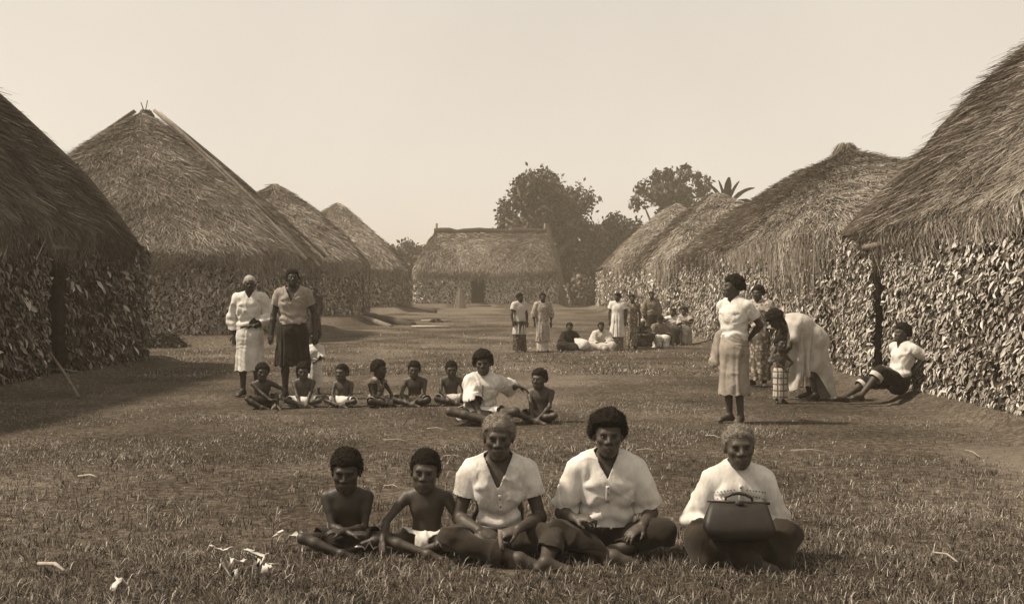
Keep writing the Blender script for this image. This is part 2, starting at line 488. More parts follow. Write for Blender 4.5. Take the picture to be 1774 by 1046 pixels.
def build_grass():
    # three belts: single blades near the camera, broader tufts of blades farther off
    parts = []
    for (d0, d1, n, hgt, wid, seg) in ((4.0, 9.5, 210000, 0.040, 0.0034, 2), (9.0, 20.0, 190000, 0.032, 0.0062, 1), (19.0, 62.0, 100000, 0.05, 0.020, 1)):
        u = RNG.random(n)
        p = -1.2
        d = (d0 ** p + u * (d1 ** p - d0 ** p)) ** (1 / p)
        x = (RNG.random(n) - 0.5) * 2 * (0.52 * d + 1.0)
        dens = fbm(np.stack([x * 0.9, d * 0.9, 0 * x], -1), 9, 3)
        b = bare(x, d)
        keep = (RNG.random(n) < np.clip(0.8 + 0.9 * dens, 0.4, 1) * (1 - 0.86 * b))
        inside = np.zeros(n, bool)
        for h in HUTS.values():
            x0, x1, y0, y1 = h['rect']
            o = h['over']
            inside |= (x > x0 + o - 0.05) & (x < x1 - o + 0.05) & (d > y0 + o - 0.05) & (d < y1 - o + 0.05)
        keep &= ~inside
        x, d, dens, b = x[keep], d[keep], dens[keep], b[keep]
        n = len(x)
        clump = vnoise(np.stack([x * 5, d * 5, 0 * x], -1), 21)
        tall = (1 + 0.55 * smooth01((6.6 - d) / 1.8)) * (1 + 0.5 * dens)
        H = hgt * (0.45 + 0.9 * RNG.random(n) ** 1.6) * (1 + 0.45 * clump) * tall * (1 - 0.4 * b)
        W = wid * (0.6 + 0.8 * RNG.random(n))
        az = RNG.random(n) * 2 * np.pi
        lean = 0.25 + 1.15 * RNG.random(n)
        dirv = np.stack([np.cos(az) * np.sin(lean), np.sin(az) * np.sin(lean), np.cos(lean)], -1)
        sx = np.stack([-np.sin(az + 0.6 * RNG.standard_normal(n)), np.cos(az), 0 * az], -1)
        base = np.stack([x, d, gz(x, d) - 0.004], -1)
        tone = np.clip(0.45 + 0.23 * RNG.standard_normal(n) + 0.28 * dens + 0.14 * clump, 0, 1)
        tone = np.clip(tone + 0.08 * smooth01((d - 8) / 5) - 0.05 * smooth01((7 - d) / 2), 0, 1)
        tone = np.where(RNG.random(n) < 0.05, np.clip(tone + 0.38, 0, 1), tone)
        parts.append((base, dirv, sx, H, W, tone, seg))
    # taller tufts close to the camera
    nt_, per = 3200, 13
    d = 4.2 + 5.3 * RNG.random(nt_) ** 1.7
    x = (RNG.random(nt_) - 0.5) * 2 * (0.52 * d + 0.8)
    ok = (bare(x, d) < 0.4)
    x, d = np.repeat(x[ok], per), np.repeat(d[ok], per)
    n = len(x)
    tb = np.repeat(0.35 + 0.3 * RNG.random(n // per + 1), per)[:n]
    x = x + 0.022 * RNG.standard_normal(n); d = d + 0.022 * RNG.standard_normal(n)
    az = RNG.random(n) * 2 * np.pi; lean = 0.15 + 0.9 * RNG.random(n)
    dirv = np.stack([np.cos(az) * np.sin(lean), np.sin(az) * np.sin(lean), np.cos(lean)], -1)
    parts.append((np.stack([x, d, gz(x, d) - 0.004], -1), dirv, np.stack([-np.sin(az), np.cos(az), 0 * az], -1), 0.045 + 0.06 * RNG.random(n) ** 1.5, 0.0036 * (0.7 + 0.7 * RNG.random(n)), np.clip(tb + 0.2 * RNG.standard_normal(n), 0, 1), 2))
    Vs, Qs, Ts, tn, off = [], [], [], [], 0
    for base, dirv, sx, H, W, tone, seg in parts:
        n = len(base)
        h3, w3 = H[:, None], W[:, None]
        if seg == 2:
            mid = base + dirv * h3 * 0.55
            bend = dirv.copy(); bend[:, 2] -= 0.55
            tip = mid + bend * h3 * 0.5
            tip[:, 2] = np.maximum(tip[:, 2], base[:, 2] + 0.006)
            V = np.stack([base - sx * w3 * 0.5, base + sx * w3 * 0.5, mid + sx * w3 * 0.42, mid - sx * w3 * 0.42, tip], 1)
            i = off + np.arange(n)[:, None] * 5
            Qs.append(i + np.array([[0, 1, 2, 3]])); Ts.append(i + np.array([[3, 2, 4]]))
            k = 5
        else:
            tip = base + dirv * h3
            V = np.stack([base - sx * w3 * 0.5, base + sx * w3 * 0.5, tip], 1)
            i = off + np.arange(n)[:, None] * 3
            Ts.append(i + np.array([[0, 1, 2]]))
            k = 3
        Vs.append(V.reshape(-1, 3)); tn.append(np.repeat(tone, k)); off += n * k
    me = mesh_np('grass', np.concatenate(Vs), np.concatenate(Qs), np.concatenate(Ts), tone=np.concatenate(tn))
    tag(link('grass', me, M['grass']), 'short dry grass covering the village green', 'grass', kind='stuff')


# ------------------------------------------------------------------ huts
def rounded_rect(x0, x1, y0, y1, rc, n=360):
    pts = []
    for cx, cy, a0 in ((x1 - rc, y0 + rc, -90), (x1 - rc, y1 - rc, 0), (x0 + rc, y1 - rc, 90), (x0 + rc, y0 + rc, 180)):
        for a in np.linspace(a0, a0 + 90, 16):
            pts.append((cx + rc * math.cos(R(a)), cy + rc * math.sin(R(a))))
    pts.append(pts[0])
    pts = np.array(pts)
    s = np.concatenate([[0], np.cumsum(np.hypot(*np.diff(pts, axis=0).T))])
    t = np.linspace(0, s[-1], n + 1)
    return np.stack([np.interp(t, s, pts[:, 0]), np.interp(t, s, pts[:, 1])], -1), s[-1]


def sample_loop(L, u):
    n = len(L) - 1
    f = (u % 1.0) * n
    i = np.minimum(f.astype(int), n - 1)
    w = (f - i)[:, None]
    return L[i] * (1 - w) + L[i + 1] * w


def build_hut(key, label, cat='hut'):
    h = HUTS[key]
    x0, x1, y0, y1 = h['rect']
    rng = np.random.default_rng(abs(hash(key)) % 1000 if False else sum(map(ord, key)) * 13)
    EV, elen = rounded_rect(x0, x1, y0, y1, h['rc'])
    o = h['over']
    WL, wlen = rounded_rect(x0 + o, x1 - o, y0 + o, y1 - o, max(0.15, h['rc'] - o))
    cx, cy = (x0 + x1) / 2, (y0 + y1) / 2
    org = np.array([cx, cy, h['gz']])
    root = empty('thatched_hut', tuple(org))
    tag(root, label, cat, 'thatched huts round the green')
    A, B = np.array(h['ridge'][0]), np.array(h['ridge'][1])
    zr, ze = A[2], h['eave']

    def ridge_pt(e):
        ab = (B - A)[:2]
        dn = ab / max(1e-6, np.hypot(*ab)); pe = e @ dn; ee_ = EV @ dn
        t = smooth01((pe - ee_.min()) / (ee_.max() - ee_.min())) * 0.5 + 0.5 * (pe - ee_.min()) / (ee_.max() - ee_.min())
        return A[:2] + t[:, None] * ab

    def roof_pos(u, t, lift=0.0):
        e = sample_loop(EV, u)
        r = ridge_pt(e)
        tt = np.clip(t, 0, 1)
        over = np.maximum(t - 1, 0)
        run = np.hypot(*(e - r).T)
        xy = r + (e - r) * (tt - 0.10 * over)[:, None]
        z = zr + (ze - zr) * (0.86 * tt + 0.14 * tt ** 4)
        z = z - over * run * 1.35
        # long soft waves and sags of the old thatch
        wob = 0.07 * vnoise(np.stack([e[:, 0] * 1.1, e[:, 1] * 1.1, 0 * tt], -1), 77) + 0.03 * vnoise(np.stack([e[:, 0] * 4, e[:, 1] * 4, 0 * tt], -1), 78)
        z = z + wob * tt ** 4
        nz = 0.15 * fbm(np.stack([xy[:, 0] * 0.55, xy[:, 1] * 0.55, z * 0.8], -1), 31, 3) * np.minimum(1, tt * 4)
        d = (e - r) / np.maximum(run, 1e-6)[:, None]
        return np.stack([xy[:, 0] + d[:, 0] * (lift * 0.7 + nz), xy[:, 1] + d[:, 1] * (lift * 0.7 + nz), z + lift * 0.7 + nz * 0.7], -1)

    # core of the roof
    nu, ntt = 120, 16
    us, ts = np.arange(nu) / nu, np.concatenate([np.linspace(0.0, 0.985, ntt), [0.99]])
    rings = [roof_pos(us, np.full(nu, t), -0.03) for t in ts]
    inner = rings[-1].copy(); c2 = np.array([cx, cy])
    inner[:, :2] = c2 + (inner[:, :2] - c2) * 0.90
    inner[:, 2] += 0.05
    rings.append(inner)
    V = np.concatenate(rings); k = len(rings)
    i = np.arange(nu); j = (i + 1) % nu
    Q = np.concatenate([np.stack([a * nu + i, (a + 1) * nu + i, (a + 1) * nu + j, a * nu + j], -1) for a in range(k - 1)])
    roof = link('roof', mesh_np('roof', V - org, Q, smooth=True), M['thatch_core'], root)

    # thatch: strands lying down the slope
    n, SL, SW = h['strands']
    slope = np.hypot(np.mean(np.hypot(*(sample_loop(EV, us) - ridge_pt(sample_loop(EV, us))).T)), zr - ze)
    # keep the strands on the sides the green can see
    m = int(n * 1.9)
    u = rng.random(m)
    e = sample_loop(EV, u); nrm = e - ridge_pt(e); nrm /= np.maximum(np.hypot(*nrm.T), 1e-6)[:, None]
    facing = -(e[:, 0] * nrm[:, 0] + (e[:, 1] + 3) * nrm[:, 1]) / np.hypot(e[:, 0], e[:, 1] + 3)
    u = u[facing > -0.35][:n]
    n = len(u)
    t = rng.random(n) ** 0.62 * 1.0 - SL / slope * 0.35
    fr = rng.random(n) < 0.17
    t = np.where(fr, 0.94 + 0.07 * rng.random(n), t)
    t = np.maximum(t, 0.0)
    ln = SL * (0.6 + 0.8 * rng.random(n)) / slope
    ln = np.where(fr, (0.18 + 0.42 * rng.random(n) ** 2) * (1 + 0.5 * np.clip(vnoise(np.stack([u * elen * 2.2, 0 * u, 0 * u], -1), 91), -0.6, 1)) / slope, ln)
    sway = 0.5 * rng.standard_normal(n) * ln * slope / elen / np.maximum(0.25, np.minimum(t + 0.1, 1))
    sway += 0.35 * vnoise(np.stack([u * elen * 0.7, t * slope * 0.9, 0 * u], -1), 41) * ln * slope / elen
    pos0 = roof_pos(u, t)
    cl = fbm(np.stack([pos0[:, 0] * 1.7, pos0[:, 1] * 1.7, pos0[:, 2] * 1.7], -1), 51, 3)
    cl2 = vnoise(np.stack([pos0[:, 0] * 0.45, pos0[:, 1] * 0.45, pos0[:, 2] * 0.6], -1), 52)
    l0 = 0.015 + 0.04 * rng.random(n) + 0.06 * cl
    tip = l0 + 0.03 + np.where(fr, 0.02, 0.15) * rng.random(n) ** 3 + np.where(fr, 0.03 * rng.standard_normal(n), 0)
    w = SW * (0.6 + 0.8 * rng.random(n))
    p = [pos0 + 0, None, None]
    p[0] = roof_pos(u, t, l0[:]) if False else None
    def lifted(uu, tt, ll):
        q = roof_pos(uu, tt)
        ee = sample_loop(EV, uu); dd = ee - ridge_pt(ee); dd = dd / np.maximum(np.hypot(*dd.T), 1e-6)[:, None]
        q[:, :2] += dd * (ll * 0.75)[:, None]; q[:, 2] += ll * 0.65
        return q
    p = [lifted(u, t, l0), lifted(u + sway, t + ln, tip)]
    dirv = p[1] - p[0]
    ax = np.cross(dirv, np.stack([p[1][:, 0] - cx, p[1][:, 1] - cy, np.full(n, 2.0)], -1))
    ax = ax / np.maximum(np.linalg.norm(ax, axis=1), 1e-6)[:, None]
    ax = ax + 0.5 * rng.standard_normal((n, 3)); ax /= np.linalg.norm(ax, axis=1)[:, None]
    w3 = w[:, None]
    V = np.stack([p[0] - ax * w3 / 2, p[0] + ax * w3 / 2, p[1] + ax * w3 * 0.25, p[1] - ax * w3 * 0.25], 1).reshape(-1, 3)
    Q = np.arange(n)[:, None] * 4 + np.array([[0, 1, 2, 3]])
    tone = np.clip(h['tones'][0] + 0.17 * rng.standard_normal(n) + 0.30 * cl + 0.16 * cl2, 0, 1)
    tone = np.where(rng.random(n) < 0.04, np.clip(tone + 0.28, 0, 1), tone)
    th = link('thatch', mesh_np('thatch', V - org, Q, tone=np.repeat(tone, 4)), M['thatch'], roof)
    th['kind'] = 'stuff'

    # walls: outer and inner skin, open at the doorway
    base = h['base'] - 0.12
    top = ze + 0.02
    nw = len(WL) - 1
    mid = (WL[:-1] + WL[1:]) / 2
    dr = h['door']
    if dr:
        dpt = np.array(dr[0]); iu = np.argmin(np.hypot(*(mid - dpt).T))
        arc = np.abs(((np.arange(nw) - iu + nw / 2) % nw) - nw / 2) * wlen / nw
        isdoor = arc < dr[1] / 2
        ztop = h['base'] + dr[2]
    else:
        isdoor = np.zeros(nw, bool); ztop = 0
    cc = np.array([cx, cy])
    IN = cc + (WL - cc) * np.array([1 - 0.22 / (x1 - x0), 1 - 0.22 / (y1 - y0)])
    mb = MB()
    for a in range(nw):
        lo = ztop if isdoor[a] else base
        p0, p1, q0, q1 = WL[a], WL[a + 1], IN[a], IN[a + 1]
        mb.add([(p0[0], p0[1], lo), (p1[0], p1[1], lo), (p1[0], p1[1], top), (p0[0], p0[1], top),
                (q0[0], q0[1], lo), (q1[0], q1[1], lo), (q1[0], q1[1], top), (q0[0], q0[1], top)],
               [(0, 1, 2, 3), (5, 4, 7, 6), (0, 4, 5, 1), (1, 5, 6, 2), (4, 0, 3, 7)])
    wall = link('wall', mb.mesh('wall', off=org), M['wall_core'], root)
    if dr:
        ids = np.where(isdoor)[0]
        order = sorted(ids, key=lambda q: ((q - iu + nw / 2) % nw))
        pa, pb = WL[order[0]], WL[order[-1] + 1]
        for pp in ((pa, pb) if key not in ('L1', 'R1') else ()):
            mbp = MB(); outw = (pp - cc) / np.hypot(*(pp - cc)); 
            c = pp + outw * 0.03
            mbp.tube([(c[0], c[1], base), (c[0] + 0.01, c[1], base + dr[2] * 0.5), (c[0], c[1], ztop + 0.06)], [0.034, 0.03, 0.032], 7)
            link('door_post', mbp.mesh('door_post', True, org), M['darkwood'], root)
        mbp = MB(); dv = (pb - pa) / np.hypot(*(pb - pa)); outw = ((pa + pb) / 2 - cc); outw /= np.hypot(*outw)
        a3, b3 = pa - dv * 0.18 + outw * 0.11, pb + dv * 0.18 + outw * 0.11
        mbp.tube([(a3[0], a3[1], ztop + 0.05), (b3[0], b3[1], ztop + 0.07)], 0.05, 8)
        link('lintel', mbp.mesh('lintel', True, org), M['wood'], root)

    # leaf cladding
    nl = h['leaves']
    m = nl * 3
    u = rng.random(m)
    pt = sample_loop(WL, u); tn = sample_loop(WL, u + 0.002) - sample_loop(WL, u - 0.002)
    tn /= np.hypot(*tn.T)[:, None]
    nr = np.stack([tn[:, 1], -tn[:, 0]], -1)
    facing = -(pt[:, 0] * nr[:, 0] + (pt[:, 1] + 2) * nr[:, 1]) / np.hypot(pt[:, 0], pt[:, 1] + 2)
    z = h['base'] - 0.06 + (ze + 0.0 - h['base']) * rng.random(m)
    ok = facing > -0.12
    if dr:
        arc = np.abs(((u * nw - iu - 0.5 + nw / 2) % nw) - nw / 2) * wlen / nw
        ok &= ~((arc < dr[1] / 2 + 0.02) & (z < ztop + 0.12))
    sel = np.where(ok)[0][:nl]
    pt, tn, nr, z = pt[sel], tn[sel], nr[sel], z[sel]
    n = len(sel)
    T3 = np.concatenate([tn, np.zeros((n, 1))], 1); N3 = np.concatenate([nr, np.zeros((n, 1))], 1); Zv = np.array([0, 0, 1.0])
    a = 0.75 * rng.standard_normal(n)
    # lower leaves stand out more, the upper ones hang flat under the eave
    outt = 0.1 + 0.75 * rng.random(n)
    L = -np.cos(a)[:, None] * Zv + np.sin(a)[:, None] * T3 + outt[:, None] * N3
    L /= np.linalg.norm(L, axis=1)[:, None]
    S = np.cross(L, N3 + 0.5 * rng.standard_normal((n, 3))); S /= np.linalg.norm(S, axis=1)[:, None]
    Nl = np.cross(S, L)
    flip = np.sign(np.sum(Nl * N3, 1)); Nl *= flip[:, None]; S = np.cross(L, Nl)
    wl_, ll_ = h['leaf']
    sc = 0.84 * np.clip(np.exp(0.36 * rng.standard_normal(n)), 0.45, 2.0)
    P0 = np.concatenate([pt, z[:, None]], 1) + N3 * (0.005 + 0.075 * rng.random(n))[:, None] - L * (0.3 * ll_ * sc)[:, None]
    cl = fbm(np.stack([pt[:, 0] * 0.9, pt[:, 1] * 0.9, z * 1.1], -1), 61, 2)
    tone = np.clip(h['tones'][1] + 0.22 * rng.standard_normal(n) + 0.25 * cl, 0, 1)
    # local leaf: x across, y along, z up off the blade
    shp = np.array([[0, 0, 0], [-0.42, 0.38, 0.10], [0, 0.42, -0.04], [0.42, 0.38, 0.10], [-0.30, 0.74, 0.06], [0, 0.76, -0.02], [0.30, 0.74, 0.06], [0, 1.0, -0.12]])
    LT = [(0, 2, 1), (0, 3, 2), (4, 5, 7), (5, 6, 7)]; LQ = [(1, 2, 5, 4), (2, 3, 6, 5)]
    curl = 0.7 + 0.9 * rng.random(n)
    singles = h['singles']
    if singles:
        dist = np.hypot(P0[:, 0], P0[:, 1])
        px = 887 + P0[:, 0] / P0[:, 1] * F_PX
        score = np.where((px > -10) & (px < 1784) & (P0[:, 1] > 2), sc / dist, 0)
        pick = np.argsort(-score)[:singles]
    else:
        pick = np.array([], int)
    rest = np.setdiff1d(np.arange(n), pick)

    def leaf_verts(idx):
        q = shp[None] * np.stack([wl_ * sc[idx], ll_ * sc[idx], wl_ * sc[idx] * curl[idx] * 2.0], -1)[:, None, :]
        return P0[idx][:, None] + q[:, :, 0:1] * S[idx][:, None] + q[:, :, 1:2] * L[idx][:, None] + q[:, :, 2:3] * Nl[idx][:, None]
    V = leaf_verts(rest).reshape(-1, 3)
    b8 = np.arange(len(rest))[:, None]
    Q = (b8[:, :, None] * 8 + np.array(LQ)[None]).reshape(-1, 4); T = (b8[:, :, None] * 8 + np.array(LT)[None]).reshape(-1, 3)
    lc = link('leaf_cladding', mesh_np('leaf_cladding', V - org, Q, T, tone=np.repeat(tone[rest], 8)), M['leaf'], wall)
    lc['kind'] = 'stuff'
    if len(pick):
        if 'leaf_mesh' not in globals():
            globals()['leaf_mesh'] = []
            for c in (0.8, 1.2, 1.6):
                me = mesh_np('leaf', shp * np.array([1, 1, 2.0 * c]), np.array(LQ), np.array(LT))
                me.materials.append(M['leaf_obj']); leaf_mesh.append(me)
        for q in pick:
            ob = bpy.data.objects.new('leaf', leaf_mesh[int(rng.integers(3))])
            COL.objects.link(ob)
            ob.parent = wall
            mt = Matrix.Identity(4)
            for r_ in range(3):
                mt[r_][0] = S[q][r_] * wl_ * sc[q]; mt[r_][1] = L[q][r_] * ll_ * sc[q]; mt[r_][2] = Nl[q][r_] * wl_ * sc[q]
                mt[r_][3] = P0[q][r_] - org[r_]
            ob.matrix_basis = mt
    return root, roof, org, roof_pos, EV


def roof_pole(roof, org, pts, rad, mat='bamboo'):
    mb = MB(); mb.tube(pts, rad, 7)
    return link('roof_pole', mb.mesh('roof_pole', True, org), M[mat], roof)


def u_at(EV, x, y):
    n = len(EV) - 1
    return float(np.argmin(np.hypot(EV[:-1, 0] - x, EV[:-1, 1] - y))) / n


def tuft(name, parent, org, c, r, hgt, n=260, seed=1, ln=0.35, w=0.03):
    """a bound bundle of thatch: strands standing round a core"""
    rng = np.random.default_rng(seed)
    mb = MB()
    mb.tube([(c[0], c[1], c[2] - 0.3), (c[0], c[1], c[2] + hgt * 0.5), (c[0] + 0.02, c[1], c[2] + hgt * 0.9)], [r * 0.95, r * 0.9, r * 0.6], 10)
    core = link(name, mb.mesh(name, True, org), M['thatch_core'], parent)
    a = rng.random(n) * 2 * np.pi
    z0 = c[2] + hgt * (0.15 + 0.9 * rng.random(n))
    rr = r * (1.0 + 0.12 * rng.standard_normal(n)) * np.clip(1.25 - (z0 - c[2]) / hgt * 0.55, 0.4, 1.2)
    p0 = np.stack([c[0] + np.cos(a) * rr * 0.7, c[1] + np.sin(a) * rr * 0.7, z0], -1)
    p1 = np.stack([c[0] + np.cos(a) * (rr + 0.06), c[1] + np.sin(a) * (rr + 0.06), z0 - ln * (0.5 + 0.7 * rng.random(n))], -1)
    s = np.stack([-np.sin(a), np.cos(a), 0 * a], -1) * w / 2
    V = np.stack([p0 - s, p0 + s, p1 + s * 0.5, p1 - s * 0.5], 1).reshape(-1, 3)
    Q = np.arange(n)[:, None] * 4 + np.array([[0, 1, 2, 3]])
    t = link('bundle_strands', mesh_np('bundle_strands', V - org, Q, tone=np.repeat(np.clip(0.4 + 0.18 * rng.standard_normal(n), 0, 1), 4)), M['thatch'], core if parent.parent is None else parent)
    t['kind'] = 'stuff'


build_ground()
build_grass()

r_, rf, og, rp, EV = build_hut('L1', 'large thatched hut in shade at the left edge, sticks leaning by its dark doorway')
r_, rf, og, rp, EV = build_hut('L2', 'tall thatched hut with bare poles laid down its roof corner')
for k, (x, y, t0, t1, rad) in enumerate(((-6.75, 33.9, 0.03, 0.86, 0.055), (-6.75, 35.0, 0.02, 1.03, 0.07), (-6.75, 36.0, 0.03, 1.04, 0.06), (-6.75, 37.2, 0.02, 1.05, 0.07), (-6.75, 38.4, 0.02, 1.0, 0.055),
                                         (-17.0, 35.2, 0.02, 0.6, 0.045), (-17.0, 35.9, 0.02, 0.66, 0.05))):
    u = u_at(EV, x, y)
    pts = [rp(np.array([u]), np.array([t]), 0.34)[0] for t in np.linspace(t0, t1, 7)]
    pts = [pts[0] * (1 - f) + pts[-1] * f + np.array([0, 0, 0.18 * math.sin(math.pi * f) * 0.6]) for f in np.linspace(0, 1, 7)]
    roof_pole(rf, og, [tuple(p) for p in pts], rad, 'bamboo' if k in (1, 3, 6) else 'wood')
tuft('ridge_cap', rf, og, (-12.0, 36.0, 7.2), 0.3, 0.35, 200, 3, 0.5, 0.03)
for k, (dx, dz) in enumerate(((0.12, 0.42), (-0.10, 0.36))):
    mb = MB(); mb.tube([(-12.0, 35.9, 7.4), (-12.0 + dx, 35.8, 7.4 + dz)], 0.018, 5)
    link('ridge_stick', mb.mesh('ridge_stick', True, og), M['wood'], rf)

r_, rf, og, rp, EV = build_hut('L3', 'second smallest thatched hut in the row behind the hut with the poles')
tuft('ridge_cap', rf, og, (-10.4, 48.3, 6.1), 0.25, 0.25, 160, 4, 0.5, 0.05)
r_, rf, og, rp, EV = build_hut('L4', 'farthest thatched hut of the left row, its bare side wall in shade')
tuft('ridge_cap', rf, og, (-10.6, 67.0, 6.8), 0.28, 0.25, 160, 5, 0.5, 0.06)

r_, rf, og, rp, EV = build_hut('F', 'long thatched hut with a small dark door closing the far end of the green')
mb = MB()
xs = np.linspace(-5.6, 2.5, 16)
mb.tube([(x, 79.0, 6.02 + 0.05 * math.sin(x * 2.1) + 0.03 * math.sin(x * 5)) for x in xs], [0.24 + 0.03 * math.sin(x * 3.7) for x in xs], 10)
link('ridge_roll', mb.mesh('ridge_roll', True, og), M['thatch_core'], rf)
for x in (-5.45, 2.35):
    mb = MB(); mb.tube([(x, 79.0, 5.7), (x + 0.03, 79.0, 6.62)], [0.10, 0.08], 8)
    link('ridge_post', mb.mesh('ridge_post', True, og), M['wood'], rf)
for k, (w, d, z) in enumerate(((1.7, 0.55, 0.16), (1.35, 0.45, 0.30))):
    mb = MB(); mb.box((-2.3, 75.35 + 0.28 * k, 0.55 + z / 2 + 0.05), (w, d, z))
    link('door_step', mb.mesh('door_step', False, og), M['darkwood'], r_)

r_, rf, og, rp, EV = build_hut('R4', 'farthest thatched hut of the right row, beside the dark trees')
r_, rf, og, rp, EV = build_hut('R3', 'thatched hut of the right row with its roof below the banana plant')
r_, rf, og, rp, EV = build_hut('R2', 'long thatched hut with a blunt knob on its ridge, behind the standing group')
tuft('ridge_cap', rf, og, (9.45, 31.1, 5.3), 0.40, 0.46, 700, 7, 0.22, 0.03)
r_, rf, og, rp, EV = build_hut('R1', 'sunlit thatched hut at the right edge with leaf-clad wall and narrow doorway')

# ------------------------------------------------------------------ trees
def build_tree(name, label, base, trunk, limbs, clumps, nleaf, leaf, seed, tone0=0.45, group='trees behind the huts', shell=0.55):
    rng = np.random.default_rng(seed)
    org = np.array([base[0], base[1], float(gz(np.array([base[0]]), np.array([base[1]]))[0])])
    root = empty(name, tuple(org))
    tag(root, label, 'tree', group)
    mb = MB()
    mb.tube(*trunk, n=10)
    for l in limbs:
        mb.tube(*l, n=6)
    link('trunk', mb.mesh('trunk', True, org), M['bark'], root)
    tot = sum(c[3] ** 2 for c in clumps)
    Vs, tn = [], []
    for (x, y, z, r) in clumps:
        n = int(nleaf * r * r / tot)
        # small sprays gathered inside each bough
        ns = max(4, n // 16)
        v = rng.standard_normal((ns, 3)); v /= np.linalg.norm(v, axis=1)[:, None]
        sp = v * (r * (shell + (1 - shell) * rng.random(ns)))[:, None]
        sp *= np.array([1.0, 1.0, 0.85])
        sp += r * 0.12 * rng.standard_normal((ns, 3))
        pick = rng.integers(ns, size=n)
        c = sp[pick] + (0.11 * r + 0.12) * rng.standard_normal((n, 3)) + np.array([x, y, z])
        d = rng.standard_normal((n, 3)); d[:, 2] -= 0.6; d /= np.linalg.norm(d, axis=1)[:, None]
        s = np.cross(d, rng.standard_normal((n, 3))); s /= np.linalg.norm(s, axis=1)[:, None]
        L = (leaf * (0.6 + 0.8 * rng.random(n)))[:, None]
        Vs.append(np.stack([c - d * L * 0.5, c + s * L * 0.27, c + d * L * 0.5, c - s * L * 0.27], 1).reshape(-1, 3))
        tn.append(np.repeat(np.clip(tone0 + 0.2 * rng.standard_normal(n) + 0.12 * rng.standard_normal(ns)[pick], 0, 1), 4))
    V = np.concatenate(Vs)
    Q = np.arange(len(V) // 4)[:, None] * 4 + np.array([[0, 1, 2, 3]])
    cr = link('crown', mesh_np('crown', V - org, Q, tone=np.concatenate(tn)), M['foliage'], root)
    return root


def rand_clumps(c, rad, n, r0, r1, seed):
    rng = np.random.default_rng(seed)
    out = []
    for k in range(n):
        v = rng.standard_normal(3); v /= np.linalg.norm(v)
        f = rng.random() ** 0.45
        out.append((c[0] + v[0] * rad[0] * f, c[1] + v[1] * rad[1] * f, c[2] + v[2] * rad[2] * f, r0 + (r1 - r0) * rng.random()))
    return out


Yt = 87.0
tx = at(970, 84)
build_tree('spreading_tree', 'large round-crowned tree standing behind the far hut', (tx, 84),
           ([(tx, 84, 0.4), (tx - 0.15, 84.1, 2.2), (tx - 0.45, 84.3, 4.2), (tx - 0.9, 84.6, 6.2), (tx - 1.2, 85, 8.5)], [0.75, 0.52, 0.45, 0.34, 0.2]),
           [([(tx - 0.45, 84.3, 4.2), (tx + 1.2, 85, 6.0), (tx + 2.2, 85.5, 7.5)], [0.28, 0.18, 0.08]), ([(tx - 0.6, 84.4, 4.8), (tx - 2.6, 85, 6.6), (tx - 4.2, 85.6, 7.4)], [0.26, 0.16, 0.07]),
            ([(tx - 0.9, 84.6, 6.2), (tx - 1.8, 86, 9), (tx - 1.9, 86, 10.5)], [0.2, 0.12, 0.05])],
           rand_clumps((at(945, Yt), Yt, 8.0), (3.5, 3.2, 3.0), 44, 0.85, 1.35, 3) + rand_clumps((at(905, Yt), Yt, 6.4), (2.6, 2.6, 1.0), 12, 0.7, 1.0, 4) + rand_clumps((at(1000, Yt), Yt - 1, 5.2), (2.2, 1.6, 1.8), 14, 0.7, 1.1, 5),
           24000, 0.36, 31)
xr = at(1165, 92)
build_tree('open_tree', 'thin-leaved open tree rising above the right row of roofs', (xr, 92),
           ([(xr, 92, 0.5), (xr - 0.2, 92, 4), (xr - 0.1, 92, 7), (xr, 92, 9.5)], [0.4, 0.3, 0.22, 0.1]),
           [([(xr - 0.2, 92, 4), (xr - 1.6, 92, 7), (xr - 2.4, 92, 9)], [0.2, 0.12, 0.05]), ([(xr - 0.1, 92, 6), (xr + 1.5, 92, 8.5), (xr + 2.4, 92, 10)], [0.18, 0.1, 0.04]), ([(xr, 92, 7), (xr + 0.6, 92, 10), (xr + 0.4, 92, 11.4)], [0.14, 0.08, 0.03])],
           rand_clumps((xr, 92, 9.6), (3.3, 2.6, 2.4), 38, 0.45, 0.8, 6), 5200, 0.42, 32, 0.5)
xm = at(1062, 86)
build_tree('dense_tree', 'dark dense tree filling the gap between the far hut and the right row', (xm, 88),
           ([(xm - 0.3, 88, 0.4), (xm, 88, 3), (xm + 0.2, 88, 6)], [0.4, 0.3, 0.15]),
           [([(xm, 88, 3), (xm - 1.5, 88, 5), (xm - 2, 88, 6)], [0.18, 0.1, 0.04])],
           rand_clumps((xm, 89, 5.2), (2.7, 2.2, 2.4), 34, 0.8, 1.2, 8) + rand_clumps((at(1030, 92), 92, 3.2), (3.2, 1.5, 2.4), 26, 0.8, 1.2, 9), 20000, 0.34, 33, 0.28)
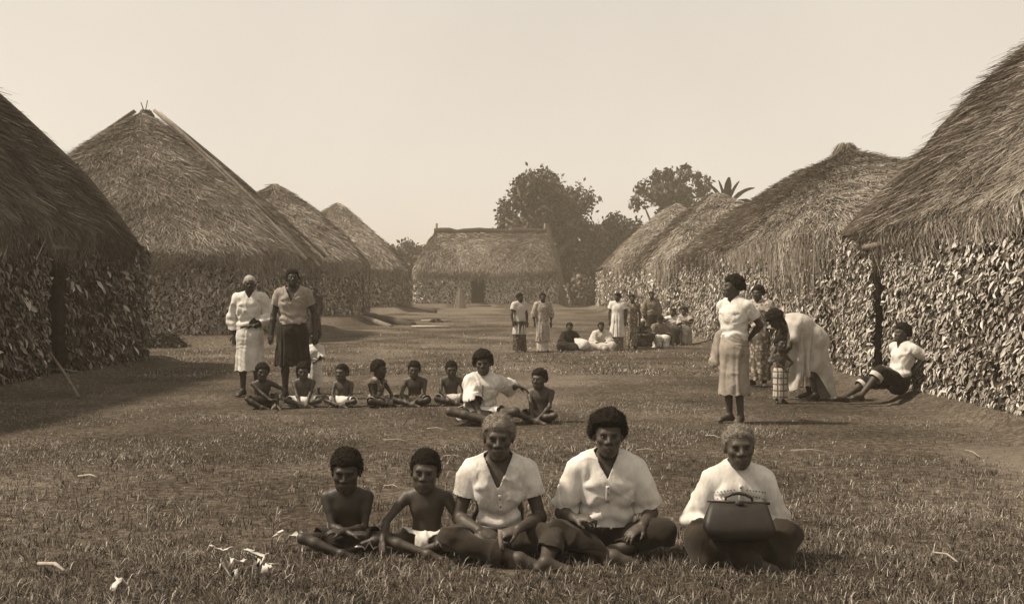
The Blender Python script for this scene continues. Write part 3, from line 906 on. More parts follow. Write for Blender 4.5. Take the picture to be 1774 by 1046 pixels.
for k, (px, d, topz, wid, lab) in enumerate(((700, 96, 6.2, 2.3, 'low bushy tree showing between the left row and the far hut'), (742, 100, 7.0, 2.6, 'rounded tree just left of the far hut roof'),
                                             (830, 104, 6.9, 4.2, 'broad low tree peeping over the far hut ridge'), (1120, 98, 7.4, 2.6, 'small tree behind the roof of the farthest right hut'), (1012, 91, 5.6, 2.6, 'low dark tree filling the gap right behind the leaning trunk'), (1048, 97, 6.4, 3.0, 'dark tree deep in the gap between far hut and right row'), (1082, 95, 7.9, 3.4, 'leafy tree filling the sky gap between the round tree and the right row'),
                                             (1372, 64, 7.9, 1.6, 'tree top just showing over the long hut with the knob'))):
    x = at(px, d)
    build_tree('bushy_tree', lab, (x, d), ([(x, d, 0.4), (x + 0.1, d, topz * 0.7)], [0.3, 0.12]), [([(x, d, topz * 0.4), (x - wid * 0.5, d, topz * 0.75)], [0.12, 0.04])],
               rand_clumps((x, d, topz * 0.58), (wid, 2.0, topz * 0.32), 22, 0.7, 1.15, 40 + k), 6500, 0.40, 50 + k, 0.42)

# undergrowth in the gap beside the far hut
for k, (px, d, r, t0, lab) in enumerate(((1004, 82, 0.9, 0.95, 'pale-leaved shrub catching light in the dark gap'), (1018, 95, 1.6, 0.3, 'dark shrub at the back of the gap'))):
    x = at(px, d)
    build_tree('shrub', lab, (x, d), ([(x, d, 0.5), (x, d, 1.6)], [0.06, 0.03]), [], rand_clumps((x, d, 1.9), (r, r, 0.9), 9, 0.25, 0.5, 70 + k), 500 + 900 * k, 0.36, 80 + k, t0, 'shrubs in the gap')

# banana plant behind the right row
bx_, by_ = at(1258, 58), 58.0
og = np.array([bx_, by_, 0.4])
ban = empty('banana_plant', tuple(og)); tag(ban, 'banana plant with upright ragged leaves above the right row of roofs', 'plant')
mb = MB(); mb.tube([(bx_, by_, 0.3), (bx_, by_, 3.0), (bx_ + 0.0, by_, 6.1)], [0.22, 0.18, 0.12], 10)
link('stem', mb.mesh('stem', True, og), M['bark'], ban)
for k, (az, lean, ln, wd) in enumerate(((0.2, 0.06, 1.7, 0.28), (3.0, 0.42, 1.7, 0.12), (0.1, 0.62, 1.9, 0.13), (3.1, 0.85, 1.9, 0.16), (0.3, 1.0, 1.9, 0.16), (2.8, 0.18, 1.6, 0.10), (0.4, 0.32, 1.7, 0.10))):
    n = 10
    V, Q = [], []
    for i in range(n):
        f = i / (n - 1)
        la = lean + 0.5 * f * f * lean
        r = ln * f
        c = np.array([bx_ + math.cos(az) * math.sin(la) * r, by_ + math.sin(az) * math.sin(la) * r * 0.4, 6.0 + math.cos(la) * r])
        w = wd * (math.sin(math.pi * min(1, 0.12 + 0.86 * f)) ** 0.5) * (0.85 + 0.2 * random.random())
        s = np.array([math.cos(la), 0.35, -math.sin(la) * math.cos(az)]); s /= np.linalg.norm(s)
        V += [c - s * w, c + np.array([0, 0.06, 0.0]), c + s * w]
        if i:
            a = (i - 1) * 3
            Q += [(a, a + 1, a + 4, a + 3), (a + 1, a + 2, a + 5, a + 4)]
    me = mesh_np('leaf', np.array(V) - og, np.array(Q), tone=np.full(len(V), random.random()), smooth=True)
    link('leaf', me, M['banana'], ban)

# ------------------------------------------------------------------ haze over the green
mh = bpy.data.materials.new('haze'); mh.use_nodes = True
hn = mh.node_tree.nodes; hn.clear()
ho = hn.new('ShaderNodeOutputMaterial'); hv = hn.new('ShaderNodeVolumePrincipled')
hv.inputs['Color'].default_value = (0.82, 0.71, 0.56, 1)
hv.inputs['Density'].default_value = 0.0023
hv.inputs['Anisotropy'].default_value = 0.0
mh.node_tree.links.new(hv.outputs[0], ho.inputs['Volume'])
mb = MB(); mb.box((0, 130, 6.0), (220, 300, 14.5))
tag(link('haze', mb.mesh('haze'), mh), 'thin dusty haze over the green', kind='stuff')

# ------------------------------------------------------------------ figures: soft-blended solids turned into one skin
V3 = lambda *a: np.array(a if len(a) == 3 else a[0], dtype=np.float64)


def nrmz(v):
    v = np.asarray(v, dtype=np.float64)
    return v / max(1e-9, np.linalg.norm(v))


class Field:
    """a list of rounded solids, blended softly"""
    def __init__(s):
        s.ops = []

    def cap(s, a, b, ra, rb=None, k=0.02, flat=1.0, axis=(0, 1, 0), sub=False):
        s.ops.append(('c', V3(a), V3(b), ra, ra if rb is None else rb, k, flat, nrmz(axis), sub))
        return s

    def ell(s, c, r, k=0.02, rot=None, sub=False):
        s.ops.append(('e', V3(c), V3(r), rot, k, sub))
        return s

    def bounds(s):
        lo, hi = np.full(3, 1e9), np.full(3, -1e9)
        for o in s.ops:
            if o[0] == 'c':
                if o[8]: continue
                r = max(o[3], o[4])
                lo = np.minimum(lo, np.minimum(o[1], o[2]) - r); hi = np.maximum(hi, np.maximum(o[1], o[2]) + r)
            else:
                if o[5]: continue
                r = max(o[2]) if o[3] is not None else o[2]
                lo = np.minimum(lo, o[1] - r); hi = np.maximum(hi, o[1] + r)
        return lo, hi

    @staticmethod
    def dist(o, P):
        if o[0] == 'c':
            _, a, b, ra, rb, k, flat, ax, sub = o
            ab = b - a
            q = P - a
            h = np.clip((q @ ab) / max(1e-9, ab @ ab), 0, 1)
            v = q - h[..., None] * ab
            if flat != 1.0:
                vd = v @ ax
                v = v + (vd * (1 / flat - 1))[..., None] * ax
            r = ra + (rb - ra) * h
            return (np.sqrt((v * v).sum(-1)) - r) * (1.0 if flat == 1.0 else 0.5 * (1 + flat))
        _, c, r, rot, k, sub = o
        q = P - c
        if rot is not None:
            q = q @ rot
        k0 = np.sqrt(((q / r) ** 2).sum(-1))
        k1 = np.sqrt(((q / (r * r)) ** 2).sum(-1))
        return k0 * (k0 - 1) / np.maximum(k1, 1e-6)

    def surface(s, h, pad=0.03, noise=None):
        lo, hi = s.bounds()
        lo = lo - pad; hi = hi + pad
        n = np.ceil((hi - lo) / h).astype(int) + 2
        G = np.full(n, 0.5, dtype=np.float32)
        ax = [lo[i] + h * np.arange(n[i]) for i in range(3)]
        for o in s.ops:
            k = o[5] if o[0] == 'c' else o[4]
            sub = o[8] if o[0] == 'c' else o[5]
            if o[0] == 'c':
                r = max(o[3], o[4]); l, u = np.minimum(o[1], o[2]) - r, np.maximum(o[1], o[2]) + r
            else:
                r = max(o[2]) if o[3] is not None else o[2]; l, u = o[1] - r, o[1] + r
            m = k + 3 * h
            i0 = np.clip(np.floor((l - m - lo) / h).astype(int), 0, n - 1); i1 = np.clip(np.ceil((u + m - lo) / h).astype(int) + 1, 1, n)
            if np.any(i1 <= i0): continue
            sl = tuple(slice(a, b) for a, b in zip(i0, i1))
            P = np.stack(np.meshgrid(ax[0][sl[0]], ax[1][sl[1]], ax[2][sl[2]], indexing='ij'), -1)
            d = s.dist(o, P).astype(np.float32)
            g = G[sl]
            if sub:
                d = -d
                e = np.clip(0.5 - 0.5 * (g - d) / k, 0, 1)
                G[sl] = g + (d - g) * e + k * e * (1 - e)
            else:
                e = np.clip(0.5 + 0.5 * (g - d) / k, 0, 1)
                G[sl] = g + (d - g) * e - k * e * (1 - e)
        return surface_nets(G, lo, h)


def surface_nets(G, lo, h):
    S = G < 0
    a = S[:-1, :-1, :-1]
    cnt = np.zeros(a.shape, dtype=np.int8)
    for i in (0, 1):
        for j in (0, 1):
            for k in (0, 1):
                cnt += S[i:i + a.shape[0], j:j + a.shape[1], k:k + a.shape[2]]
    act = (cnt > 0) & (cnt < 8)
    idx = np.argwhere(act)
    ids = np.full(a.shape, -1, dtype=np.int32)
    ids[act] = np.arange(len(idx))
    corners = np.array([[i, j, k] for i in (0, 1) for j in (0, 1) for k in (0, 1)])
    val = np.stack([G[idx[:, 0] + c[0], idx[:, 1] + c[1], idx[:, 2] + c[2]] for c in corners], 1)
    acc = np.zeros((len(idx), 3)); num = np.zeros(len(idx))
    for p in range(8):
        for ax_ in range(3):
            c = corners[p]
            if c[ax_]: continue
            c2 = c.copy(); c2[ax_] = 1
            q = int(c2[0] * 4 + c2[1] * 2 + c2[2])
            va, vb = val[:, p], val[:, q]
            cr = (va < 0) != (vb < 0)
            t = va / np.where(cr, va - vb, 1)
            pt = np.repeat(c[None].astype(float), len(idx), 0); pt[:, ax_] = t
            acc[cr] += pt[cr]; num[cr] += 1
    V = lo + h * (idx + acc / num[:, None])
    quads = []
    for ax_ in range(3):
        b, c = [(1, 2), (2, 0), (0, 1)][ax_]
        s0 = [slice(None)] * 3; s1 = [slice(None)] * 3
        s0[ax_] = slice(0, -1); s1[ax_] = slice(1, None)
        A, B = S[tuple(s0)], S[tuple(s1)]
        e = np.argwhere(A != B)
        ok = (e[:, b] > 0) & (e[:, c] > 0) & (e[:, b] < S.shape[b] - 1) & (e[:, c] < S.shape[c] - 1)
        e = e[ok]
        fl = A[tuple(e.T)]
        def cell(db, dc):
            q = e.copy(); q[:, b] += db; q[:, c] += dc
            return ids[tuple(q.T)]
        qd = np.stack([cell(-1, -1), cell(0, -1), cell(0, 0), cell(-1, 0)], 1)
        qd[~fl] = qd[~fl][:, ::-1]
        quads.append(qd)
    return V, np.concatenate(quads)


def vert_normals(V, Q):
    a = np.cross(V[Q[:, 2]] - V[Q[:, 0]], V[Q[:, 3]] - V[Q[:, 1]])
    N = np.zeros_like(V)
    for k in range(4):
        for c in range(3):
            N[:, c] += np.bincount(Q[:, k], a[:, c], len(V))
    return N / np.maximum(1e-9, np.linalg.norm(N, axis=1))[:, None]


def trim(V, Q, cut):
    """keep the part of a skin where cut < 0 and pull its rim onto cut = 0"""
    c = cut(V)
    keep = (c[Q] < 0).any(1)
    Q = Q[keep]
    mv = np.unique(Q[c[Q] > 0]) if len(Q) else np.array([], int)
    if len(mv):
        p = V[mv]; e = 0.003
        for _ in range(2):
            c0 = cut(p)
            g = np.stack([(cut(p + d) - c0) / e for d in (np.array([e, 0, 0]), np.array([0, e, 0]), np.array([0, 0, e]))], -1)
            st = c0[:, None] * g / np.maximum((g * g).sum(1), 0.2)[:, None]
            ln = np.linalg.norm(st, axis=1)
            st *= np.minimum(1, 0.02 / np.maximum(ln, 1e-9))[:, None]
            p = p - np.where(c0[:, None] > 0, st, 0)
        V = V.copy(); V[mv] = p
    used = np.unique(Q)
    mp = np.full(len(V), -1); mp[used] = np.arange(len(used))
    V, Q = V[used].copy(), mp[Q]
    # even out the rim
    E = np.concatenate([Q[:, [0, 1]], Q[:, [1, 2]], Q[:, [2, 3]], Q[:, [3, 0]]])
    key = np.sort(E, 1); key = key[:, 0].astype(np.int64) * len(V) + key[:, 1]
    u, cnt = np.unique(key, return_counts=True)
    be = u[cnt == 1]
    if len(be):
        a, b = be // len(V), be % len(V)
        deg = np.bincount(a, minlength=len(V)) + np.bincount(b, minlength=len(V))
        bv = np.where(deg == 2)[0]
        for _ in range(5):
            acc = np.stack([np.bincount(a, V[b, c], len(V)) + np.bincount(b, V[a, c], len(V)) for c in range(3)], -1)
            V[bv] = 0.5 * V[bv] + 0.25 * acc[bv]
    return V, Q


def folds(V, Q, amp, seed, freq=(15, 15, 9), skew=0.5):
    """creases of cloth, pushed in and out along the skin"""
    N = vert_normals(V, Q)
    P = V * np.array(freq)
    P[:, 0] += skew * P[:, 2]
    w = vnoise(P * 0.45, seed + 5)[:, None]
    n = vnoise(P * 0.62 + 1.6 * w, seed)
    n = 1 - 2.4 * np.sqrt(np.abs(n) + 0.01)
    m = vnoise(P * 1.5 + 2.0 * w, seed + 8)
    return V + N * (amp * 1.35 * (0.6 * n + 0.3 + 0.4 * m))[:, None]


def pleats(V, Q, c, n, amp, z0, z1, seed):
    """hanging folds round an upright axis, deepest at the hem"""
    N = vert_normals(V, Q)
    th = np.arctan2(V[:, 1] - c[1], V[:, 0] - c[0])
    f = np.clip((z0 - V[:, 2]) / (z0 - z1), 0, 1)
    w = vnoise(np.stack([np.cos(th) * 2.2, np.sin(th) * 2.2, V[:, 2] * 2], -1), seed)
    s = np.sin(n * th + 4.5 * w) + 0.5 * np.sin(1.7 * n * th + 2 + 3 * w)
    return V + N * (amp * f * s)[:, None]


def ik(a, t, l1, l2, hint):
    a, t = V3(a), V3(t)
    d = t - a
    L = np.linalg.norm(d)
    Lc = min(L, (l1 + l2) * 0.999)
    if L > Lc: t = a + d / L * Lc
    u = nrmz(d)
    x = (l1 * l1 - l2 * l2 + Lc * Lc) / (2 * Lc)
    y = math.sqrt(max(0, l1 * l1 - x * x))
    hv = V3(hint) - u * (V3(hint) @ u)
    return a + u * x + nrmz(hv) * y, t


def rot_head(yaw, pitch, roll=0.0):
    return np.array((Matrix.Rotation(R(yaw), 3, 'Z') @ Matrix.Rotation(R(pitch), 3, 'X') @ Matrix.Rotation(R(roll), 3, 'Y')))


def add_hand(F, w, d, pal, s, curl=0.5, side=1, spread=0.12, k=0.006):
    """palm, four bent fingers of unequal length and a thumb from the side of the palm"""
    d = nrmz(d); pal = nrmz(V3(pal) - d * (V3(pal) @ d)); sd = np.cross(d, pal) * side
    F.cap(w, V3(w) + d * 0.045 * s, 0.026 * s, 0.034 * s, 0.012 * s, 0.55, pal)
    F.cap(V3(w) + d * 0.035 * s, V3(w) + d * 0.075 * s, 0.036 * s, 0.038 * s, 0.01 * s, 0.42, pal)
    for i, (o, ln) in enumerate(((0.027, 0.072), (0.009, 0.082), (-0.009, 0.076), (-0.026, 0.058))):
        p = V3(w) + (d * (0.088 - 0.006 * abs(i - 1)) + sd * o) * s
        dv = nrmz(d + sd * (o / 0.03) * spread)
        a = 0.25 * curl
        for j, f in enumerate((0.44, 0.31, 0.25)):
            dd = nrmz(dv * math.cos(a) + pal * math.sin(a))
            q = p + dd * ln * f * s
            F.cap(p, q, (0.0090 - 0.0008 * j) * s, (0.0084 - 0.0009 * j) * s, k * s)
            p = q; a += 0.95 * curl
    p = V3(w) + (d * 0.022 + sd * 0.026) * s
    q = p + nrmz(d * 0.75 + sd * 0.62 + pal * 0.35) * 0.042 * s
    F.cap(p, q, 0.0135 * s, 0.0105 * s, 0.008 * s)
    F.cap(q, q + nrmz(d * 0.95 + sd * 0.15 + pal * (0.25 + 0.5 * curl)) * 0.030 * s, 0.0102 * s, 0.0085 * s, k * s)


def add_foot(F, ank, toe_dir, s, up=(0, 0, 1), toes=True):
    t = nrmz(toe_dir); up = nrmz(V3(up) - t * (V3(up) @ t)); sd = np.cross(t, up)
    a = V3(ank)
    heel = a - t * 0.035 * s - up * 0.035 * s
    ball = a + t * 0.13 * s - up * 0.045 * s
    F.cap(a, heel, 0.036 * s, 0.032 * s, 0.02 * s)
    F.cap(a, ball, 0.037 * s, 0.028 * s, 0.02 * s)
    F.cap(heel, ball, 0.028 * s, 0.027 * s, 0.02 * s)
    F.cap(ball - sd * 0.018 * s, ball + sd * 0.018 * s, 0.025 * s, 0.025 * s, 0.015 * s)
    if toes:
        for i, (o, ln) in enumerate(((0.028, 0.05), (0.013, 0.048), (-0.001, 0.044), (-0.015, 0.038), (-0.028, 0.030))):
            p = ball + sd * o * s - up * 0.008 * s + t * 0.012 * s
            F.cap(p, p + t * ln * s - up * 0.006 * s, 0.0125 * s if i == 0 else 0.0095 * s, 0.011 * s if i == 0 else 0.0085 * s, 0.006 * s)


def add_head(F, c, Rm, s, nose=1.0, jaw=1.0, cheek=1.0, ears=True):
    def P(x, y, z): return c + Rm @ (np.array([x, y, z]) * s)
    E = lambda x, y, z, rx, ry, rz, k, sub=False: F.ell(P(x, y, z), (rx * s, ry * s, rz * s), k * s, Rm, sub)
    C = lambda a, b, ra, rb, k: F.cap(P(*a), P(*b), ra * s, rb * s, k * s)
    E(0, 0.014, 0.034, 0.074, 0.093, 0.079, 0.03)
    E(0, -0.028, -0.030, 0.063, 0.060, 0.082, 0.03)
    E(0, -0.034, -0.076, 0.050 * jaw, 0.050, 0.036, 0.028)
    E(0, -0.060, -0.062, 0.036, 0.031, 0.030, 0.022)
    C((-0.036, -0.078, 0.022), (0.036, -0.078, 0.022), 0.013, 0.013, 0.014)
    for q in (-1, 1):
        E(q * 0.045, -0.062, -0.020, 0.016 * cheek, 0.017, 0.014, 0.03)
        E(q * 0.031, -0.099, 0.002, 0.0185, 0.017, 0.013, 0.011, True)
        if ears:
            E(q * 0.076, 0.010, -0.008, 0.010, 0.020, 0.032, 0.008)
    C((0, -0.084, 0.012), (0, -0.103, -0.024), 0.008, 0.0125 * nose, 0.010)
    for q in (-1, 1):
        E(q * 0.0155 * nose, -0.093, -0.030, 0.0105, 0.011, 0.0095, 0.007)
    C((-0.025, -0.083, -0.0575), (0, -0.0905, -0.056), 0.0065, 0.0088, 0.007)
    C((0.025, -0.083, -0.0575), (0, -0.0905, -0.056), 0.0065, 0.0088, 0.007)
    C((-0.021, -0.082, -0.0725), (0, -0.089, -0.075), 0.0068, 0.0095, 0.004)
    C((0.021, -0.082, -0.0725), (0, -0.089, -0.075), 0.0068, 0.0095, 0.004)
    E(0, -0.070, -0.101, 0.025, 0.02, 0.016, 0.02)


def hair_surface(c, Rm, s, thick, h, seed, line=0.060, lump=0.35, back=0.012):
    F = Field()
    F.ell(c + Rm @ (np.array([0, 0.016 + back * 0.3, 0.036]) * s), tuple(np.array([0.077 + thick * 0.85, 0.095 + thick * 0.8, 0.081 + thick]) * s), 0.02 * s, Rm)
    F.ell(c + Rm @ (np.array([0, 0.05, -0.005]) * s), tuple(np.array([0.066 + thick * 0.6, 0.06 + thick * 0.8, 0.055 + thick * 0.5]) * s), 0.04 * s, Rm)
    V, Q = F.surface(h, 0.02)
    N = vert_normals(V, Q)
    V = V + N * ((lump * 0.012 + lump * 0.22 * thick) * vnoise(V * 34 / s, seed) + lump * 0.008 * vnoise(V * 80 / s, seed + 1))[:, None] * s

    def cut(p):
        q = (p - c) @ Rm / s
        y = q[:, 1]
        zl = np.interp(y, [-0.2, -0.062, -0.035, -0.012, 0.03, 0.06], [line + 0.006, line, 0.034, -0.016, -0.045, -0.060])
        return (zl - q[:, 2]) * s
    V, Q = trim(V, Q, cut)
    # the hair thins towards the hairline and lies on the skull there
    f = smooth01(-cut(V) / ((0.016 + 0.35 * thick) * s))
    q = (V - c) @ Rm / s - np.array([0, 0.014, 0.034])
    kk = np.linalg.norm(q / np.array([0.0755, 0.0945, 0.0805]), axis=1)
    sk = q / np.maximum(kk, 1e-6)[:, None] + np.array([0, 0.014, 0.034])
    sk = np.where((kk > 1)[:, None], sk, q + np.array([0, 0.014, 0.034]))
    sk = c + (sk @ Rm.T) * s
    f = 0.04 + 0.96 * f
    return sk + f[:, None] * (V - sk), Q


def pose_sit(S=1.0, HS=1.0, slump=0.0, lean=0.0, knee=(0.33, -0.31, 0.15), kz=None, twist=0.0, ankle=0.08, sw=1.0, nk=0.148):
    """sitting cross-legged; x < 0 is the picture's left when facing the camera"""
    J = {}
    J['pel'] = V3(0, 0, 0.11); J['bel'] = V3(lean * 0.3, -0.01 - slump * 0.3, 0.26); J['che'] = V3(lean * 0.7, -0.01 - slump * 0.7, 0.42)
    J['nek'] = V3(lean, -0.02 - slump, 0.555)
    ct, st = math.cos(R(twist)), math.sin(R(twist))
    for s, n in ((-1, 'l'), (1, 'r')):
        J['s' + n] = J['nek'] + V3(s * 0.166 * sw * ct, 0.005 + s * 0.166 * sw * st, -0.052)
        J['h' + n] = V3(s * 0.085, -0.02, 0.10)
        kz_ = knee[2]
        J['k' + n] = V3(s * knee[0], knee[1], kz_)
    J['al'] = V3(ankle, knee[1] - 0.12, 0.055); J['ar'] = V3(-ankle, knee[1] - 0.03, 0.06)
    J['tl'] = V3(0.95, -0.15, 0.0); J['tr'] = V3(-0.95, -0.15, 0.0)
    for k in list(J):
        if k not in ('tl', 'tr'): J[k] = J[k] * S
    J['hd'] = J['nek'] + V3(0, -0.045 - (0.148 - nk) * 0.6, nk) * HS
    J['S'], J['HS'] = S, HS
    return J


def perch(J, up):
    """raise a seated figure onto a low seat, knees forward and feet on the ground"""
    S = J['S']
    for k in ('pel', 'bel', 'che', 'nek', 'hd', 'sl', 'sr', 'hl', 'hr', 'wl', 'wr'):
        J[k] = J[k] + V3(0, 0, up)
    for s_, n in ((-1, 'l'), (1, 'r')):
        J['k' + n] = V3(s_ * 0.15 * S, -0.37 * S, up + 0.13 * S); J['a' + n] = V3(s_ * 0.12 * S, -0.40 * S, 0.08 * S); J['t' + n] = V3(s_ * 0.2, -1, 0)
    return J


def pose_stand(S=1.0, HS=1.0, feet=0.10, twist=0.0):
    J = {}
    J['pel'] = V3(0, 0, 0.93); J['bel'] = V3(0, -0.01, 1.08); J['che'] = V3(0, 0.0, 1.26); J['nek'] = V3(0, 0.0, 1.425)
    ct, st = math.cos(R(twist)), math.sin(R(twist))
    for s, n in ((-1, 'l'), (1, 'r')):
        J['s' + n] = J['nek'] + V3(s * 0.166 * ct, 0.01 + s * 0.166 * st, -0.05)
        J['h' + n] = V3(s * 0.085, 0, 0.90); J['k' + n] = V3(s * feet * 0.95, -0.015, 0.49); J['a' + n] = V3(s * feet, 0.02, 0.085)
        J['t' + n] = V3(s * 0.35, -1, 0)
    for k in list(J):
        if k not in ('tl', 'tr'): J[k] = J[k] * S
    J['hd'] = J['nek'] + V3(0, -0.025, 0.16) * HS
    J['S'], J['HS'] = S, HS
    return J


def torso(F, J, off=0.0, girth=1.0, k=0.05, pelvis=True, belly=1.0):
    S = J['S']; g = S * girth
    lat = nrmz(J['sr'] - J['sl']); up = nrmz(J['nek'] - J['bel']); dep = np.cross(lat, up)
    if pelvis:
        F.cap(J['pel'], J['pel'] * 0.55 + J['bel'] * 0.45, 0.145 * g + off, 0.128 * g + off, k * S, 0.78, dep)
    F.cap(J['pel'] * 0.4 + J['bel'] * 0.6, J['che'] - up * 0.03 * S, 0.122 * g * belly + off, 0.142 * g + off, k * S, 0.72, dep)
    F.cap(J['che'] - lat * 0.045 * S, J['che'] + lat * 0.045 * S, 0.108 * g + off, 0.108 * g + off, k * S, 0.95, dep)
    F.cap(J['che'] + up * 0.065 * S - lat * 0.05 * S, J['che'] + up * 0.065 * S + lat * 0.05 * S, 0.088 * g + off, 0.088 * g + off, k * S, 0.85, dep)
    F.cap(J['sl'] * 0.82 + J['sr'] * 0.18, J['sr'] * 0.82 + J['sl'] * 0.18, 0.056 * S + off, 0.056 * S + off, k * S)
    nb = J['nek'] + up * 0.035 * S
    for n in 'lr':
        F.cap(nb, J['s' + n] * 0.8 + J['nek'] * 0.2 + up * 0.0 * S, 0.040 * S + off * 0.7, 0.046 * S + off, k * 0.9 * S)


def arm(F, J, n, off0=0.0, off1=0.0, g=1.0, k=0.03):
    S = J['S']; q = J['q' + n]
    F.cap(J['s' + n], J['e' + n], 0.051 * S * g + off0, 0.037 * S * g + off1, k * S)


def body(J, h, Rm, g=1.0, thin=1.0, hands=True, headkw={}, curl=(0.6, 0.6), girth=1.0, fingers=True, belly=1.0):
    S, HS = J['S'], J['HS']
    F = Field()
    torso(F, J, 0.0, girth, belly=belly)
    # neck and head
    F.cap(J['nek'] - V3(0, 0, 0.01) * S, J['hd'] + Rm @ (np.array([0, 0.022, -0.05]) * HS), 0.055 * S * 0.5 + 0.028 * HS, 0.050 * HS, 0.03 * S)
    add_head(F, J['hd'], Rm, HS, **headkw)
    for n, side in (('l', -1), ('r', 1)):
        sh, el, wr = J['s' + n], J['e' + n], J['w' + n]
        F.cap(sh, el, 0.050 * S * thin, 0.037 * S * thin, 0.03 * S)
        F.cap(sh, sh * 0.6 + el * 0.4, 0.053 * S * thin, 0.045 * S * thin, 0.03 * S)
        m = el * 0.7 + wr * 0.3
        F.cap(el, m, 0.037 * S * thin, 0.041 * S * thin, 0.02 * S)
        F.cap(m, wr, 0.040 * S * thin, 0.026 * S * thin, 0.02 * S)
        d = J.get('d' + n, wr - el); pal = J.get('p' + n, V3(0, 0, -1))
        if hands:
            hs = S * 1.0 if S > 0.8 else S * 1.08
            add_hand(F, wr, d, pal, hs, curl[0 if n == 'l' else 1], J.get('thumb' + n, side))
        hp, kn, an = J['h' + n], J['k' + n], J['a' + n]
        F.cap(hp, kn, 0.082 * S * thin, 0.054 * S * thin, 0.04 * S)
        m = kn * 0.68 + an * 0.32
        F.cap(kn, m, 0.052 * S * thin, 0.052 * S * thin, 0.025 * S)
        F.cap(m, an, 0.051 * S * thin, 0.034 * S * thin, 0.025 * S)
        add_foot(F, an, J['t' + n], S, J.get('f' + n, (0, 0, 1)))
    return F.surface(h)


PEOPLE = 0


def person(label, loc, yaw, J, head=(0, 0, 0), h=0.01, skin='skin', hair=('hair', 0.012), clothes=(), group=None, eyes=False, **kw):
    """one figure: skin as its own mesh, hair and clothes as children"""
    global PEOPLE
    PEOPLE += 1
    seed = PEOPLE * 7
    Rm = rot_head(*head)
    if kw.get('forward') is not None:
        pass
    S = J['S']
    for n in 'lr':
        if 'e' + n not in J:
            J['e' + n], J['w' + n] = ik(J['s' + n], J['w' + n], 0.285 * S, 0.25 * S, J.get('hint' + n, (-1 if n == 'l' else 1, 0.4, -0.3)))
    bk = {k: v for k, v in kw.items() if k in ('thin', 'headkw', 'curl', 'girth', 'hands', 'belly')}
    rq = np.random.default_rng(seed + 1)
    hk = dict(nose=0.9 + 0.25 * rq.random(), jaw=0.9 + 0.2 * rq.random(), cheek=0.85 + 0.4 * rq.random())
    hk.update(bk.get('headkw', {})); bk['headkw'] = hk
    V, Q = body(J, h, Rm, **bk)
    me = mesh_np('person', V, Q, smooth=True)
    o = link('person', me, M[skin])
    x, y = loc
    o.location = (x, y, float(gz(np.array([x]), np.array([y]))[0]) + kw.get('dz', 0.0))
    o.rotation_euler = (0, 0, R(yaw))
    tag(o, label, 'person', group)
    if hair:
        HV, HQ = hair_surface(J['hd'], Rm, J['HS'], hair[1], max(h * 0.8, 0.0045), seed, *(hair[2:] if len(hair) > 2 else ()))
        # short curls standing off the head
        rg = np.random.default_rng(seed)
        nc = int(min(9000, (5200 if h < 0.007 else 1500)))
        HN = vert_normals(HV, HQ)
        pk = rg.integers(len(HV), size=nc)
        cl_ = (0.35 + rg.random(nc)) * (0.007 + 0.16 * hair[1]) * J['HS'] * (1.0 if h < 0.012 else 0)
        if h < 0.012:
            b0 = HV[pk] + rg.standard_normal((nc, 3)) * 0.002
            dr_ = HN[pk] + 0.75 * rg.standard_normal((nc, 3)); dr_ /= np.linalg.norm(dr_, axis=1)[:, None]
            sd_ = np.cross(dr_, rg.standard_normal((nc, 3))); sd_ /= np.linalg.norm(sd_, axis=1)[:, None]
            cv = np.stack([b0 - sd_ * 0.0011, b0 + sd_ * 0.0011, b0 + dr_ * cl_[:, None]], 1).reshape(-1, 3)
            ct_ = len(HV) + np.arange(nc * 3).reshape(-1, 3)
            HV = np.concatenate([HV, cv])
        else:
            ct_ = None
        hm = link('hair', mesh_np('hair', HV, HQ, ct_, smooth=True), M[hair[0]], o)
    if eyes:
        for q in (-1, 1):
            mb = MB()
            c = J['hd'] + Rm @ (np.array([q * 0.031, -0.0745, 0.001]) * J['HS'])
            n1, n2 = 8, 6
            V_, Q_ = [], []
            for i in range(n2 + 1):
                for k_ in range(n1):
                    a, b = math.pi * i / n2, 2 * math.pi * k_ / n1
                    V_.append(c + Rm @ (np.array([math.sin(a) * math.cos(b) * 0.0125, -math.cos(a) * 0.0125, math.sin(a) * math.sin(b) * 0.0085]) * J['HS']))
                    if i < n2:
                        Q_.append((i * n1 + k_, i * n1 + (k_ + 1) % n1, (i + 1) * n1 + (k_ + 1) % n1, (i + 1) * n1 + k_))
            em = mesh_np('eye', np.array(V_), np.array(Q_), smooth=True)
            em.materials.append(M['eye']); em.materials.append(M['iris'])
            for pl in em.polygons:
                pl.material_index = 1 if pl.index < 2 * n1 else 0
            link('eye', em, None, o)
    for cl in clothes:
        nm, mat, (CV, CQ) = cl[0], cl[1], cl[2](J, h, seed)
        if len(CQ) == 0: continue
        co = link(nm, mesh_np(nm, CV, CQ, smooth=True), M[mat], o)
        sm = co.modifiers.new('thickness', 'SOLIDIFY')
        sm.thickness = 0.006; sm.offset = 1.0
        if len(cl) > 3 and cl[3]:
            co['label'] = cl[3]
    return o


